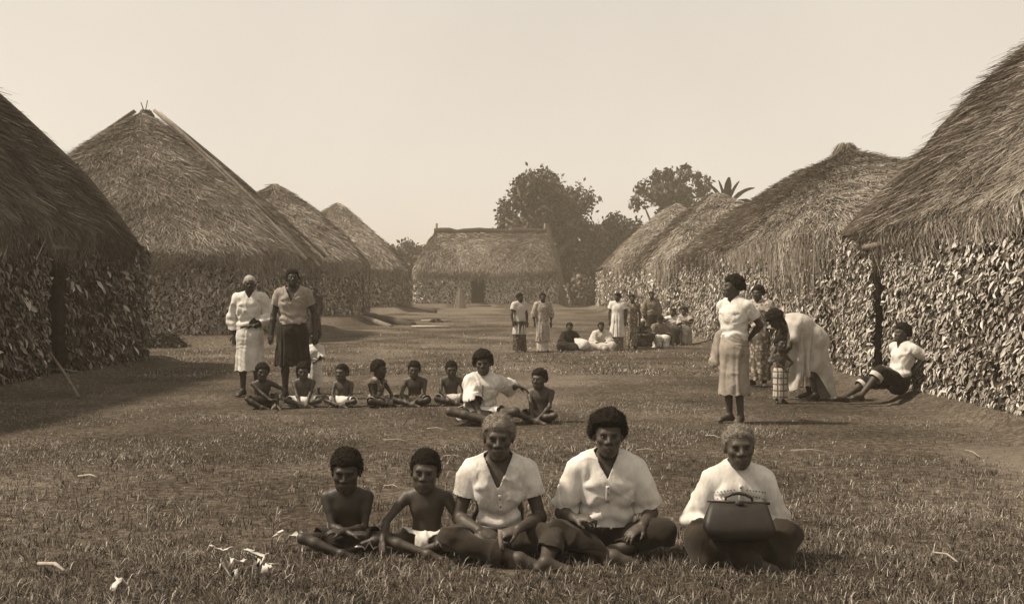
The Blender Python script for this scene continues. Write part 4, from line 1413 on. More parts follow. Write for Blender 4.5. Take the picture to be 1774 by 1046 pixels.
# ---- garments -----------------------------------------------------------------------------------
def shirt(off=0.016, sleeve=0.55, neck='v', vdeep=0.14, hem=0.0, amp=0.008, flare=0.012, girth=1.04, puff=0.0, vx=0.0, long_r=None, ncut=0.075, hem_tilt=0.0):
    """sleeve: 0..1 along the upper arm, 1..2 along the forearm; hem: height above the pelvis joint"""
    def make(J, h, seed):
        S = J['S']
        F = Field()
        torso(F, J, off * S, girth)
        ends = []
        for n in 'lr':
            sl = sleeve if not isinstance(sleeve, (tuple, list)) else sleeve[0 if n == 'l' else 1]
            sh, el, wr = J['s' + n], J['e' + n], J['w' + n]
            F.cap(sh, el, (0.050 + puff) * S + off * S, (0.042 + puff) * S + (off + flare * min(1, sl)) * S, 0.016 * S)
            if sl > 1:
                F.cap(el, wr, (0.044 + puff) * S + (off + flare) * S, (0.030 + puff * 0.6) * S + off * S * 0.9, 0.03 * S)
                e = el + (wr - el) * (sl - 1); d = nrmz(wr - el)
                ends.append((e, d, el, wr))
            else:
                e = sh + (el - sh) * sl; d = nrmz(el - sh)
                # a bent elbow must not poke out past the cuff
                ends.append((e, d, sh, el + d * 0.08 * S))
        V, Q = F.surface(h)
        V = folds(V, Q, amp * S, seed, skew=0.4)
        # soft rolls where the cloth gathers above the lap
        nb = vert_normals(V, Q)
        bz = J['bel'][2] - 0.015 * S
        roll_ = np.exp(-((V[:, 2] - bz) / (0.075 * S)) ** 2) * np.sin(V[:, 2] * 62 / S + 3.2 * vnoise(V * np.array([7, 7, 3]) / S, seed + 2))
        V = V + nb * (0.010 * S * roll_)[:, None]
        # creases that fan out from the armpits
        for n, sg in (('l', -1), ('r', 1)):
            ap = J['s' + n] * 0.98 + J['che'] * 0.02 - V3(0, 0, 0.085 * S)
            qx, qz = (V[:, 0] - ap[0]) * -sg, V[:, 2] - ap[2]
            dd = np.hypot(qx, qz)
            an = np.arctan2(qz, qx)
            fan = np.sin(an * 5.0 + 3.5 * vnoise(V * 5 / S, seed + 6 + sg)) * np.exp(-dd / (0.16 * S)) * smooth01(dd / (0.07 * S)) * smooth01(qx / (0.05 * S)) * (V[:, 1] < J['che'][1])
            V = V + nb * (0.011 * S * fan)[:, None]
        N0 = J['nek']; dep = np.cross(nrmz(J['sr'] - J['sl']), nrmz(J['nek'] - J['bel']))
        lat = nrmz(J['sr'] - J['sl']); up = nrmz(J['nek'] - J['bel'])
        if dep[1] > 0 and True:
            dep = -dep
        hz = J['pel'] + V3(0, 0, hem * S)

        def cut(p):
            q = p - N0
            lx, ly, lz = q @ lat, q @ dep, q @ up
            c = ncut * S - np.sqrt(lx ** 2 + (ly - 0.005 * S) ** 2 + np.where(lz > 0, 0.15 * lz, 0.9 * lz) ** 2)
            if neck == 'v':
                w = (vdeep * S + lz) * 0.46
                v = np.minimum(w - np.abs(lx - vx * S * (1 + 0 * lz)), ly)
                v = np.minimum(v, lz + vdeep * S)
                c = np.maximum(c, v)
            c = np.maximum(c, (hz[2] + hem_tilt * q[:, 0] + 0.012 * S * np.sin(23 * p[:, 0] + seed) - p[:, 2]))
            for e, d, a, b in ends:
                pl = (p - e) @ d
                ab = b - a
                t = np.clip(((p - a) @ ab) / (ab @ ab), 0, 1)
                da = np.linalg.norm(p - a - t[:, None] * ab, axis=1)
                c = np.maximum(c, np.minimum(pl, 0.115 * S - da))
            return c
        return trim(V, Q, cut)
    return make


def trousers(off=0.018, leg=1.85, waist=0.06, amp=0.010, roll=False, only=None):
    """leg: 0..1 along the thigh, 1..2 along the shank"""
    def make(J, h, seed):
        S = J['S']
        F = Field()
        F.cap(J['pel'] - V3(0, 0, 0.02) * S, J['pel'] * 0.3 + J['bel'] * 0.7, 0.150 * S + off * S, 0.13 * S + off * S, 0.05 * S, 0.8)
        ends = []
        for n in 'lr':
            hp, kn, an = J['h' + n], J['k' + n], J['a' + n]
            F.cap(hp, kn, (0.084 + off) * S, (0.054 + off * 1.1) * S, 0.03 * S)
            if leg > 1:
                F.cap(kn, an, (0.052 + off * 1.1) * S, (0.042 + off) * S, 0.02 * S)
                e = kn + (an - kn) * (leg - 1); ends.append((e, nrmz(an - kn), kn, an + nrmz(an - kn) * 0.2 * S))
            else:
                e = hp + (kn - hp) * leg; ends.append((e, nrmz(kn - hp), hp, kn + nrmz(kn - hp) * 0.1 * S))
        V, Q = F.surface(h)
        V = folds(V, Q, amp * S, seed + 3, (11, 11, 11), 0.2)
        wz = (J['pel'] + (J['bel'] - J['pel']) * (waist / 0.15))[2]

        def cut(p):
            c = p[:, 2] - wz
            inb = np.linalg.norm((p - J['pel'])[:, :2] / np.array([1, 1.0]), axis=1) < 0.22 * S
            c = np.where(inb, c, -0.05)
            for e, d, a, b in ends:
                ab = b - a
                t = np.clip(((p - a) @ ab) / (ab @ ab), 0, 1)
                da = np.linalg.norm(p - a - t[:, None] * ab, axis=1)
                c = np.maximum(c, np.minimum((p - e) @ d, 0.12 * S - da))
            c = np.maximum(c, -0.004 - p[:, 2])
            return c
        return trim(V, Q, cut)
    return make


def cuff(n, t0, t1, off=0.03):
    """a rolled trouser cuff round one leg"""
    def make(J, h, seed):
        S = J['S']; a, b = (J['h' + n], J['k' + n]) if t1 <= 1 else (J['k' + n], J['a' + n])
        f = 0 if t1 <= 1 else 1
        p0, p1 = a + (b - a) * (t0 - f), a + (b - a) * (t1 - f)
        F = Field(); F.cap(p0 - (p1 - p0) * 0.6, p1 + (p1 - p0) * 0.6, (0.056 + off) * S, (0.054 + off) * S, 0.01)
        V, Q = F.surface(h)
        V = folds(V, Q, 0.005 * S, seed)
        d = nrmz(p1 - p0)
        return trim(V, Q, lambda p: np.maximum((p - p1) @ d, (p0 - p) @ d))
    return make


def lap_cloth(off=0.016, reach=0.62, front=0.26, amp=0.012, waist=0.07, bridge=True, wid=0.3, c0=None):
    """a cloth wrapped round the hips and lying across the thighs of a seated figure"""
    def make(J, h, seed):
        S = J['S']
        F = Field()
        F.cap(J['pel'] - V3(0, 0, 0.02) * S, J['pel'] * 0.4 + J['bel'] * 0.6, (0.150 + off) * S, (0.126 + off) * S, 0.05 * S, 0.82)
        for n in 'lr':
            F.cap(J['h' + n], J['k' + n], (0.088 + off) * S, (0.062 + off) * S, 0.05 * S)
        if bridge:
            m = (J['kl'] + J['kr']) / 2
            F.ell((J['pel'] * 0.45 + m * 0.55) + V3(0, 0, -0.01) * S, (0.20 * S, 0.15 * S, 0.062 * S + off), 0.06 * S)
        V, Q = F.surface(h)
        V = folds(V, Q, amp * S, seed + 9, (14, 14, 9), 0.6)
        wz = J['pel'][2] + waist * S
        e = {n: J['h' + n] + (J['k' + n] - J['h' + n]) * reach for n in 'lr'}

        def cut(p):
            nz = 0.02 * S * vnoise(p * 13 / S, seed)
            c = p[:, 2] - wz
            c = np.where(np.linalg.norm((p - J['pel'])[:, :2], axis=1) < 0.2 * S, c, -0.05)
            for n in 'lr':
                d = nrmz(J['k' + n] - J['h' + n])
                c = np.maximum(c, np.minimum((p - e[n]) @ d, (p[:, 0] * (1 if n == 'r' else -1)) + 0.02 * S))
            c = np.maximum(c + nz, (J['pel'][1] - front * S) - p[:, 1] + nz)
            return np.maximum(c, 0.004 - p[:, 2])
        return trim(V, Q, cut)
    return make


def skirt(waist=1.0, hem=0.42, r0=0.145, r1=0.215, flat=0.78, npl=9, amp=0.018, shift=(0, 0), tilt=0.0, fold=0.006):
    """a wrapped skirt hanging from the waist of a standing figure; heights for a 1.7 m figure"""
    def make(J, h, seed):
        S = J['S']
        F = Field()
        a = V3(0, 0, waist * S + 0.05 * S); b = V3(shift[0] * S, shift[1] * S, (hem - 0.12) * S)
        F.cap(a, V3(0, 0, 0.86 * S), r0 * S, (r0 * 0.5 + r1 * 0.5) * S, 0.06 * S, flat)
        F.cap(V3(0, 0, 0.86 * S), b, (r0 * 0.5 + r1 * 0.5) * S, r1 * S, 0.06 * S, flat)
        V, Q = F.surface(h)
        V = pleats(V, Q, (0, 0), npl, amp * S, waist * S, hem * S, seed)
        V = folds(V, Q, fold * S, seed + 2, (9, 9, 14), 0.8)
        return trim(V, Q, lambda p: np.maximum(p[:, 2] - waist * S, (hem + 0.01 * np.sin(9 * np.arctan2(p[:, 1], p[:, 0]))) * S + tilt * p[:, 0] - p[:, 2]))
    return make


def dress(hem=0.5, r1=0.25, sleeve=0.55, flat=0.8, npl=10, amp=0.02, off=0.02, puff=0.012, ncut=0.085, top=1.22):
    """a loose dress hanging from the yoke"""
    def make(J, h, seed):
        S = J['S']
        F = Field()
        torso(F, J, off * S, 1.04)
        F.cap(V3(0, 0, top * S), V3(0, -0.01 * S, (hem - 0.14) * S), 0.135 * S, r1 * S, 0.06 * S, flat)
        ends = []
        for n in 'lr':
            sh, el, wr = J['s' + n], J['e' + n], J['w' + n]
            F.cap(sh, el, (0.056 + puff) * S + off * S, (0.046 + puff) * S + off * S, 0.035 * S)
            if sleeve > 1:
                F.cap(el, wr, (0.046 + puff) * S + off * S, (0.034 + puff) * S + off * S, 0.03 * S)
                ends.append((el + (wr - el) * (sleeve - 1), nrmz(wr - el), el, wr))
            else:
                d = nrmz(el - sh)
                ends.append((sh + (el - sh) * sleeve, d, sh, el + d * 0.1 * S))
        V, Q = F.surface(h)
        V = pleats(V, Q, (0, 0), npl, amp * S, 1.3 * S, hem * S, seed)
        N0 = J['nek']

        def cut(p):
            q = p - N0
            c = ncut * S - np.sqrt(q[:, 0] ** 2 + q[:, 1] ** 2 + np.where(q[:, 2] > 0, 0.15 * q[:, 2], 0.9 * q[:, 2]) ** 2)
            c = np.maximum(c, hem * S - p[:, 2])
            for e, d, a, b in ends:
                ab = b - a
                t = np.clip(((p - a) @ ab) / (ab @ ab), 0, 1)
                da = np.linalg.norm(p - a - t[:, None] * ab, axis=1)
                c = np.maximum(c, np.minimum((p - e) @ d, 0.105 * S - da))
            return c
        return trim(V, Q, cut)
    return make


def seated_skirt(off=0.035, waist=0.06, amp=0.014, seat=False):
    """a long skirt spread over crossed legs down to the grass"""
    def make(J, h, seed):
        S = J['S']
        F = Field()
        F.cap(J['pel'] - V3(0, 0, 0.02) * S, J['pel'] * 0.4 + J['bel'] * 0.6, (0.155 + off) * S, (0.13 + off * 0.6) * S, 0.05 * S, 0.82)
        m = (J['kl'] + J['kr']) / 2
        if seat:
            F.cap(J['pel'], J['pel'] * V3(1, 1, 0), 0.19 * S, 0.22 * S, 0.06 * S)
        for n in 'lr':
            F.cap(J['h' + n], J['k' + n], (0.09 + off) * S, (0.07 + off) * S, 0.06 * S)
            F.cap(J['k' + n], J['a' + n], (0.07 + off) * S, (0.05 + off) * S, 0.05 * S)
            F.cap(J['k' + n], V3(J['k' + n][0] * 0.9, J['k' + n][1] - 0.04 * S, 0.03), 0.07 * S, 0.08 * S, 0.05 * S)
        F.ell(m * 0.75 + J['pel'] * 0.25, (0.27 * S, 0.17 * S, 0.10 * S), 0.07 * S)
        V, Q = F.surface(h)
        V = folds(V, Q, amp * S, seed + 4, (9, 9, 9), 0.5)
        wz = J['pel'][2] + waist * S

        def cut(p):
            c = np.where(np.linalg.norm((p - J['pel'])[:, :2], axis=1) < 0.24 * S, p[:, 2] - wz, -0.05)
            return np.maximum(c, -0.006 - p[:, 2])
        return trim(V, Q, cut)
    return make

# ------------------------------------------------------------------ the people
def sit(S, HS, wl, wr, **k):
    """wl, wr: wrists of the picture's left and right arm, in units of body size"""
    hints = k.pop('hints', None); dirs = k.pop('dirs', None); pals = k.pop('pals', None)
    J = pose_sit(S, HS, **k)
    J['wl'], J['wr'] = V3(wl) * S, V3(wr) * S
    _opt(J, hints, dirs, pals)
    return J


def stand(S, HS, wl, wr, **k):
    hints = k.pop('hints', None); dirs = k.pop('dirs', None); pals = k.pop('pals', None)
    J = pose_stand(S, HS, **k)
    J['wl'], J['wr'] = V3(wl) * S, V3(wr) * S
    _opt(J, hints, dirs, pals)
    return J


def _opt(J, hints, dirs, pals):
    for nm, src in (('hint', hints), ('d', dirs), ('p', pals)):
        if src:
            for n, v in zip('lr', src):
                if v is not None: J[nm + n] = V3(v)


def D(y):
    """distance of a point of the green seen at row y"""
    return 1.4 * F_PX / (y - HOR)


G1 = 'people seated in the front row'
G2 = 'people seated in the middle row'
G3 = 'people standing on the green'
G4 = 'people gathered at the far end of the right row'
HF = 0.0056

# ---- front row
J = sit(0.58, 0.93, (0.06, -0.34, 0.22), (-0.02, -0.31, 0.24), slump=0.05, nk=0.122, knee=(0.38, -0.26, 0.17), ankle=-0.02,
        sw=1.14, hints=((-0.7, 0.6, -0.6), (0.7, 0.6, -0.6)), dirs=((1, -0.1, 0.05), (-1, -0.15, 0.0)), pals=((0, 0.3, -1), (0, 0.3, -1)))
person('bare-chested boy with arms folded over his lap, first of the front row', (at(602, 5.85), 5.85), 4, J, (-2, 10, 0), HF, 'skin_dark', ('hair', 0.014, 0.050),
       [('loincloth', 'black', lap_cloth(0.012, 0.6, 0.30))], G1, True, thin=0.92, headkw=dict(nose=0.9), belly=1.05)

J = sit(0.575, 0.92, (-0.36, -0.36, 0.16), (0.24, -0.33, 0.20), slump=0.03, nk=0.124, lean=0.0, knee=(0.36, -0.27, 0.16), ankle=0.06,
        sw=1.14, hints=((-0.6, 0.8, 0), (0.6, 0.6, -0.4)), dirs=((0.1, -0.5, -0.8), (-0.8, -0.4, -0.25)), pals=((0.5, 0.6, -0.3), (0, 0.2, -1)))
person('bare-chested boy with white cloth over his lap, second of the front row', (at(740, 5.85), 5.85), -3, J, (3, 4, 4), HF, 'skin', ('hair', 0.010, 0.056),
       [('lap_cloth', 'white', lap_cloth(0.014, 0.45, 0.34, 0.016, wid=0.2)), ], G1, True, thin=0.92, headkw=dict(nose=0.95))

J = sit(0.87, 0.95, (-0.11, -0.27, 0.20), (0.12, -0.27, 0.21), slump=0.03, knee=(0.27, -0.26, 0.15), ankle=-0.02,
        hints=((-0.55, 0.6, -0.5), (0.55, 0.6, -0.5)), dirs=((0.85, -0.3, -0.25), (-0.9, -0.25, -0.25)), pals=((0.2, 0.4, -1), (-0.2, 0.4, -1)))
J['ar'] = V3(0.26, -0.44, 0.055) * 0.9; J['tr'] = V3(0.95, -0.1, 0); J['kr'] = V3(0.31, -0.20, 0.14) * 0.9
J['al'] = V3(0.12, -0.36, 0.055) * 0.9
grey = person('grey-haired man in a short-sleeved white shirt seated cross-legged, belt strap hanging', (at(864, 5.76), 5.76), 0, J, (0, 6, 0), HF, 'skin', ('hair_grey', 0.014, 0.056, 0.4),
              [('shirt', 'stained', shirt(0.014, 0.52, 'v', 0.135, 0.065, 0.009, 0.016, vx=-0.004)), ('trousers', 'dark', trousers(0.013, 1.78, 0.06, 0.014))], G1, True, headkw=dict(nose=1.12, cheek=1.1), curl=(0.9, 0.9))
for n, pts, w in (('belt', None, 0), ('belt_strap', [(0.010, -0.300, 0.190), (0.012, -0.325, 0.160), (0.016, -0.345, 0.13), (0.02, -0.355, 0.105)], 0.011)):
    mb = MB()
    if pts is None:
        V_, Q_ = [], []
        nseg = 28
        for i in range(nseg):
            a = 2 * math.pi * i / nseg
            for zz in (0.137, 0.168):
                V_.append((0.151 * math.cos(a), -0.006 + 0.124 * math.sin(a), zz))
        for i in range(nseg):
            j = (i + 1) % nseg
            Q_.append((2 * i, 2 * j, 2 * j + 1, 2 * i + 1))
        mb.add(V_, Q_)
        b_ = link('belt', mb.mesh('belt', True), M['leather_dark'], grey)
    else:
        V_, Q_ = [], []
        for p in pts:
            V_ += [(p[0] - w, p[1], p[2]), (p[0] + w, p[1], p[2])]
        Q_ = [(2 * i, 2 * i + 1, 2 * i + 3, 2 * i + 2) for i in range(len(pts) - 1)]
        mb.add(V_, Q_)
        b_ = link('belt_strap', mb.mesh('belt_strap', True), M['dull'], grey)
    sm = b_.modifiers.new('thickness', 'SOLIDIFY'); sm.thickness = 0.004

J = sit(0.88, 0.94, (-0.21, -0.27, 0.255), (0.18, -0.27, 0.215), slump=0.03, knee=(0.30, -0.25, 0.16), ankle=0.0,
        hints=((-0.35, 0.7, -0.5), (0.45, 0.7, -0.4)), dirs=((0.6, -0.45, 0.1), (-0.75, -0.5, -0.4)), pals=((0.1, 0.45, -1), (-0.2, 0.1, -1)))
afro = person('man with a bushy head of hair in a half-sleeved white shirt, front row', (at(1050, 5.82), 5.82), 2, J, (-3, 2, 0), HF, 'skin', ('hair', 0.036, 0.060, 0.5),
              [('shirt', 'white', shirt(0.017, 0.88, 'v', 0.09, 0.05, 0.009, 0.020, vx=-0.012, ncut=0.066)), ('trousers', 'black', trousers(0.014, 1.85, 0.06, 0.014))], G1, True, headkw=dict(nose=1.05, jaw=0.95), curl=(0.95, 0.45))

J = sit(0.80, 0.93, (-0.17, -0.24, 0.18), (0.17, -0.24, 0.18), slump=0.02, knee=(0.25, -0.24, 0.17), ankle=0.04, sw=0.98,
        hints=((-0.5, 0.7, -0.4), (0.5, 0.7, -0.4)), dirs=((0.8, -0.5, -0.1), (-0.8, -0.5, -0.1)), pals=((0, 0.2, 1), (0, 0.2, 1)))
lady = person('elderly grey-haired person in a long-sleeved pale blouse holding a leather bag', (at(1276, 5.68), 5.68), -2, J, (0, 2, -3), HF, 'skin_soft', ('hair_grey', 0.008, 0.064, 0.5),
              [('blouse', 'white', shirt(0.014, 1.92, 'round', 0, 0.02, 0.010, 0.012, puff=0.008, ncut=0.064)), ('skirt', 'dark', seated_skirt(0.008, amp=0.028))], G1, True, headkw=dict(nose=1.1, cheek=1.15, jaw=0.95))


def front_y(o, part, x, z, wx=0.016, wz=0.014):
    for c in o.children:
        if c.name.split('.')[0] == part:
            n = len(c.data.vertices)
            a = np.empty(n * 3, dtype=np.float32); c.data.vertices.foreach_get('co', a); a = a.reshape(-1, 3)
            s = (np.abs(a[:, 0] - x) < wx) & (np.abs(a[:, 2] - z) < wz)
            return float(a[s, 1].min()) if s.any() else None


def placket(o, part, x, z0, z1, w, mat, nb=0, name='placket', x1=None):
    """the buttoned strip down the front of a shirt, laid on its cloth"""
    V_, n = [], 9
    x1 = x if x1 is None else x1
    for i in range(n):
        f = i / (n - 1); z = z0 + (z1 - z0) * f; xx = x + (x1 - x) * f
        y = front_y(o, part, xx, z)
        if y is None: return
        V_ += [(xx - w, y - 0.004, z), (xx + w, y - 0.0045, z)]
    mb = MB(); mb.add(V_, [(2 * i, 2 * i + 1, 2 * i + 3, 2 * i + 2) for i in range(n - 1)])
    p = link(name, mb.mesh(name, True), M[mat], o)
    sm = p.modifiers.new('thickness', 'SOLIDIFY'); sm.thickness = 0.003
    for k in range(nb):
        i = int((k + 0.5) / nb * n)
        a, b = V_[2 * i], V_[2 * i + 1]
        mb = MB(); c = ((a[0] + b[0]) / 2, a[1] - 0.004, a[2]); mb.tube([c, (c[0], c[1] - 0.004, c[2])], 0.0055, 8)
        link('button', mb.mesh('button', True), M['dull'], o)


placket(grey, 'shirt', 0.006, 0.335, 0.250, 0.010, 'white', 2, x1=0.012)
placket(afro, 'shirt', -0.008, 0.375, 0.285, 0.012, 'white', 3)
placket(lady, 'blouse', 0.0, 0.395, 0.30, 0.009, 'white', 3)
mb = MB()
for row, (zc, dz) in enumerate(((0.372, 0.02), (0.345, 0.03))):
    for i in range(17):
        x = -0.13 + 0.26 * i / 16
        z = zc - dz * (abs(x) / 0.13) ** 2
        if abs(x) < 0.02: continue
        y = front_y(lady, 'blouse', x, z)
        if y is not None:
            mb.tube([(x, y - 0.003, z), (x, y - 0.0075, z)], 0.0036, 6)
if mb.n:
    et = link('eyelet_trim', mb.mesh('eyelet_trim'), M['dull'], lady); et['kind'] = 'stuff'

# ---- middle row
def kid(label, px, yaw, S, HS, wl, wr, head, cloth, y=703, skin='skin', hair=0.010, **k):
    kw = {q: k.pop(q) for q in ('curl', 'thin') if q in k}
    kw.setdefault('thin', 0.9)
    k.setdefault('sw', 1.18); k.setdefault('nk', 0.118)
    J = sit(S, HS, wl, wr, **k)
    d = D(y)
    return person(label, (at(px, d), d), yaw, J, head, 0.0085, skin, ('hair', hair, 0.054), cloth, G2, True, **kw)


KC = dict(hints=((-0.8, 0.6, 0), (0.8, 0.6, 0)))
J = sit(0.60, 0.92, (0.16, -0.34, 0.20), (0.40, -0.30, 0.26), slump=0.04, sw=1.16, nk=0.126, knee=(0.30, -0.28, 0.22), ankle=0.02, hints=((-1, 0.3, -0.2), (0.6, 0.8, 0.2)), dirs=((1, -0.2, 0), (0.6, -0.6, -0.5)))
J['kr'] = V3(0.30, -0.20, 0.30) * 0.56; J['ar'] = V3(0.34, -0.42, 0.06) * 0.56; J['tr'] = V3(0.5, -0.9, 0)
person('bare-chested child leaning an arm out, below the white-clad old man', (at(455, D(706)), D(706)), 10, J, (10, 4, 4), 0.0085, 'skin_dark', ('hair', 0.018, 0.056), [('loincloth', 'black', lap_cloth(0.014, 0.75, 0.34))], G2, True, thin=0.9)
kid('bare-chested child with white lap cloth seated below the tall man in dark skirt', 526, 8, 0.61, 0.92, (-0.06, -0.38, 0.10), (0.08, -0.38, 0.10), (0, 8, 0), [('lap_cloth', 'white', lap_cloth(0.020, 0.84, 0.40, 0.020))], slump=0.03, dirs=((0.3, -0.5, -0.7), (-0.3, -0.5, -0.7)), skin='skin', hair=0.020, **KC)
kid('close-cropped child with bare chest and white cloth on the knees, third in the row', 597, -10, 0.56, 0.95, (-0.12, -0.36, 0.13), (0.14, -0.36, 0.12), (-6, 0, 0), [('lap_cloth', 'white', lap_cloth(0.022, 0.88, 0.40, 0.022))], lean=-0.03, dirs=((0.6, -0.5, -0.5), (-0.6, -0.5, -0.5)), hair=0.007, **KC)
J = sit(0.60, 0.92, (0.02, -0.34, 0.16), (0.16, -0.36, 0.14), slump=0.06, hints=((-0.9, 0.5, -0.2), (0.9, 0.5, -0.2)), dirs=((0.5, -0.6, -0.4), (-0.5, -0.6, -0.4)))
person('child in a patterned wrap turned sideways, head in profile', (at(650, D(704)), D(704)), 42, J, (26, 6, 0), 0.0085, 'skin_dark', ('hair', 0.018, 0.058), [('wrap', 'print_mid', shirt(0.016, 0.10, 'v', 0.10, 0.0, 0.010, vx=0.03)), ('lap_cloth', 'print_mid', lap_cloth(0.02, 0.9, 0.4))], G2, True, thin=0.9)
kid('bare-chested child smiling with hands together over dark cloth', 718, -8, 0.62, 0.90, (-0.09, -0.37, 0.13), (0.11, -0.37, 0.13), (10, 6, 4), [('lap_cloth', 'print_dark', lap_cloth(0.02, 0.95, 0.4))], lean=0.03, slump=0.05, dirs=((0.7, -0.4, -0.4), (-0.7, -0.4, -0.4)), hair=0.016, **KC)
kid('bare-chested child with pale waist cloth next to the pointing man', 781, 10, 0.61, 0.90, (-0.10, -0.36, 0.16), (0.14, -0.36, 0.14), (-6, 10, -4), [('lap_cloth', 'cream', lap_cloth(0.022, 0.85, 0.38, 0.014, 0.11))], y=702, dirs=((0.6, -0.4, -0.3), (-0.6, -0.4, -0.3)), hair=0.009, **KC)

S = 0.88
J = sit(S, 1.04, (0.02, -0.36, 0.12), (0.46, -0.08, 0.46), slump=0.03, lean=0.03, twist=-6, knee=(0.42, -0.24, 0.16), ankle=0.02, hints=((-1, 0.2, 0.0), (0.3, 0.8, -0.3)), dirs=((0.7, -0.5, -0.5), (0.9, -0.2, -0.45)), pals=((0, 0.3, -1), (0.1, -0.3, -1)))
J['kl'] = V3(-0.36, -0.30, 0.17) * S; J['al'] = V3(0.22, -0.44, 0.06) * S
d = D(735)
tunic = person('man in a white tunic sitting cross-legged and pointing an arm at a boy', (at(833, d), d), 0, J, (-2, 2, -4), 0.0075, 'skin', ('hair', 0.036, 0.054, 0.6),
       [('tunic', 'white', shirt(0.024, (1.05, 0.96), 'round', 0, -0.03, 0.012, 0.03, puff=0.008, ncut=0.066)), ('lap_cloth', 'white', lap_cloth(0.02, 0.5, 0.26, 0.014))], G2, True, curl=(0.5, 0.35), headkw=dict(jaw=0.95))
placket(tunic, 'tunic', 0.026, 0.42, 0.30, 0.004, 'dark')
kid('bare-chested boy sitting apart beside the pointing man, hands in lap', 937, -18, 0.64, 0.94, (-0.04, -0.36, 0.12), (0.10, -0.36, 0.13), (-8, 2, 3), [('loincloth', 'print_dark', lap_cloth(0.016, 0.6, 0.36))], y=733, skin='skin', hair=0.014, dirs=((0.5, -0.4, -0.5), (-0.7, -0.4, -0.4)), hints=((-0.5, 0.9, -0.2), (1, 0.4, -0.2)))

# ---- standing on the left
d = D(686)
J = stand(0.975, 0.99, (-0.22, 0.02, 0.87), (0.12, -0.15, 1.02), hints=((-0.6, 0.8, 0), (1, 0.5, 0)), dirs=(None, (-0.9, -0.1, -0.1)))
person('old man standing in white shirt and white knee-length skirt with a dark belt', (at(433, d), d), 6, J, (8, 2, 0), 0.009, 'skin_dark', ('hair_white', 0.008, 0.054),
       [('shirt', 'white', shirt(0.024, 1.85, 'v', 0.06, 0.02, 0.012, 0.012, puff=0.008)), ('skirt', 'white', skirt(1.02, 0.37, 0.142, 0.20, 0.8, 7, 0.010)), ('belt', 'black', skirt(1.025, 0.975, 0.150, 0.205, 0.8, 3, 0.0))], G3, True)
d = D(690)
J = stand(1.03, 0.99, (-0.27, -0.02, 0.86), (0.29, 0.0, 0.88), hints=((-0.6, 0.8, 0), (0.6, 0.8, 0)))
person('tall man standing in short-sleeved pale shirt and black skirt behind the seated children', (at(507, d), d), 4, J, (14, -4, 0), 0.009, 'skin_dark', ('hair', 0.016, 0.056),
       [('shirt', 'tan', shirt(0.018, 0.55, 'v', 0.16, 0.04, 0.010, 0.012)), ('skirt', 'black', skirt(1.0, 0.44, 0.148, 0.225, 0.8, 10, 0.014))], G3, True)
d = D(681)
J = stand(0.47, 0.86, (-0.03, -0.20, 0.98), (0.05, -0.21, 0.98), hints=((-1, 0.3, -0.2), (1, 0.3, -0.2)), dirs=((0.9, -0.2, -0.2), (-0.9, -0.2, -0.2)))
person('small child in white shirt and white skirt standing beside the tall man', (at(546, d), d), -4, J, (0, 10, 0), 0.009, 'skin_dark', ('hair', 0.012, 0.056),
       [('shirt', 'white', shirt(0.034, 0.95, 'round', 0, -0.06, 0.014, 0.03, puff=0.01, ncut=0.08)), ('skirt', 'white', skirt(1.0, 0.2, 0.16, 0.22, 0.85, 7, 0.014))], G3, True)
J = stand(0.92, 0.98, (-0.2, -0.05, 0.85), (0.2, -0.05, 0.85))
person('figure in dark clothes standing half hidden near the hut with the poles', (at(545, 31.0), 31.0), -20, J, (-10, 0, 0), 0.016, 'skin_dark', ('hair', 0.02, 0.056), [('dress', 'black', dress(0.25, 0.24, 1.8))], G3)

# ---- standing on the right
d = D(736)
J = stand(0.915, 0.98, (-0.14, 0.20, 1.0), (0.06, 0.22, 1.0), feet=0.08, hints=((-0.7, 0.7, 0), (1, 0.35, -0.3)), dirs=((0.8, 0.2, -0.3), (-0.85, 0.15, -0.2)), pals=((0, 1, 0), (0, 1, 0)))
person('man standing in profile in white shirt and pale wrapped skirt, arm held behind him', (at(1272, d), d), -48, J, (-40, 0, 0), 0.0075, 'skin', ('hair', 0.030, 0.058, 0.5),
       [('shirt', 'white', shirt(0.016, 0.62, 'v', 0.035, 0.05, 0.009, 0.012, ncut=0.066)), ('skirt', 'tan', skirt(1.04, 0.34, 0.146, 0.178, 0.88, 7, 0.012, shift=(0.01, -0.02), fold=0.006)),
        ('skirt_knot', 'tan', lambda J, h, sd: (lambda VQ: (folds(VQ[0], VQ[1], 0.012, sd), VQ[1]))(Field().cap((-0.155, -0.07, 0.93), (-0.19, -0.10, 0.66), 0.035, 0.055, 0.02, 0.5).cap((-0.15, -0.05, 0.95), (-0.12, -0.06, 0.95), 0.03, 0.04, 0.03).surface(h)))], G3, True)
d = D(669)
J = stand(0.89, 0.96, (-0.15, -0.12, 0.92), (0.22, -0.02, 0.86))
person('woman in pale blouse and flowered skirt standing behind the profile man', (at(1314, d), d), -30, J, (-10, 2, 0), 0.010, 'skin', ('hair', 0.022, 0.056),
       [('skirt', 'print_mid', skirt(1.0, 0.12, 0.145, 0.20, 0.8, 9, 0.016)), ('blouse', 'print_pale', shirt(0.03, 1.5, 'round', 0, 0.0, 0.014, 0.02, puff=0.02))], G3, True)

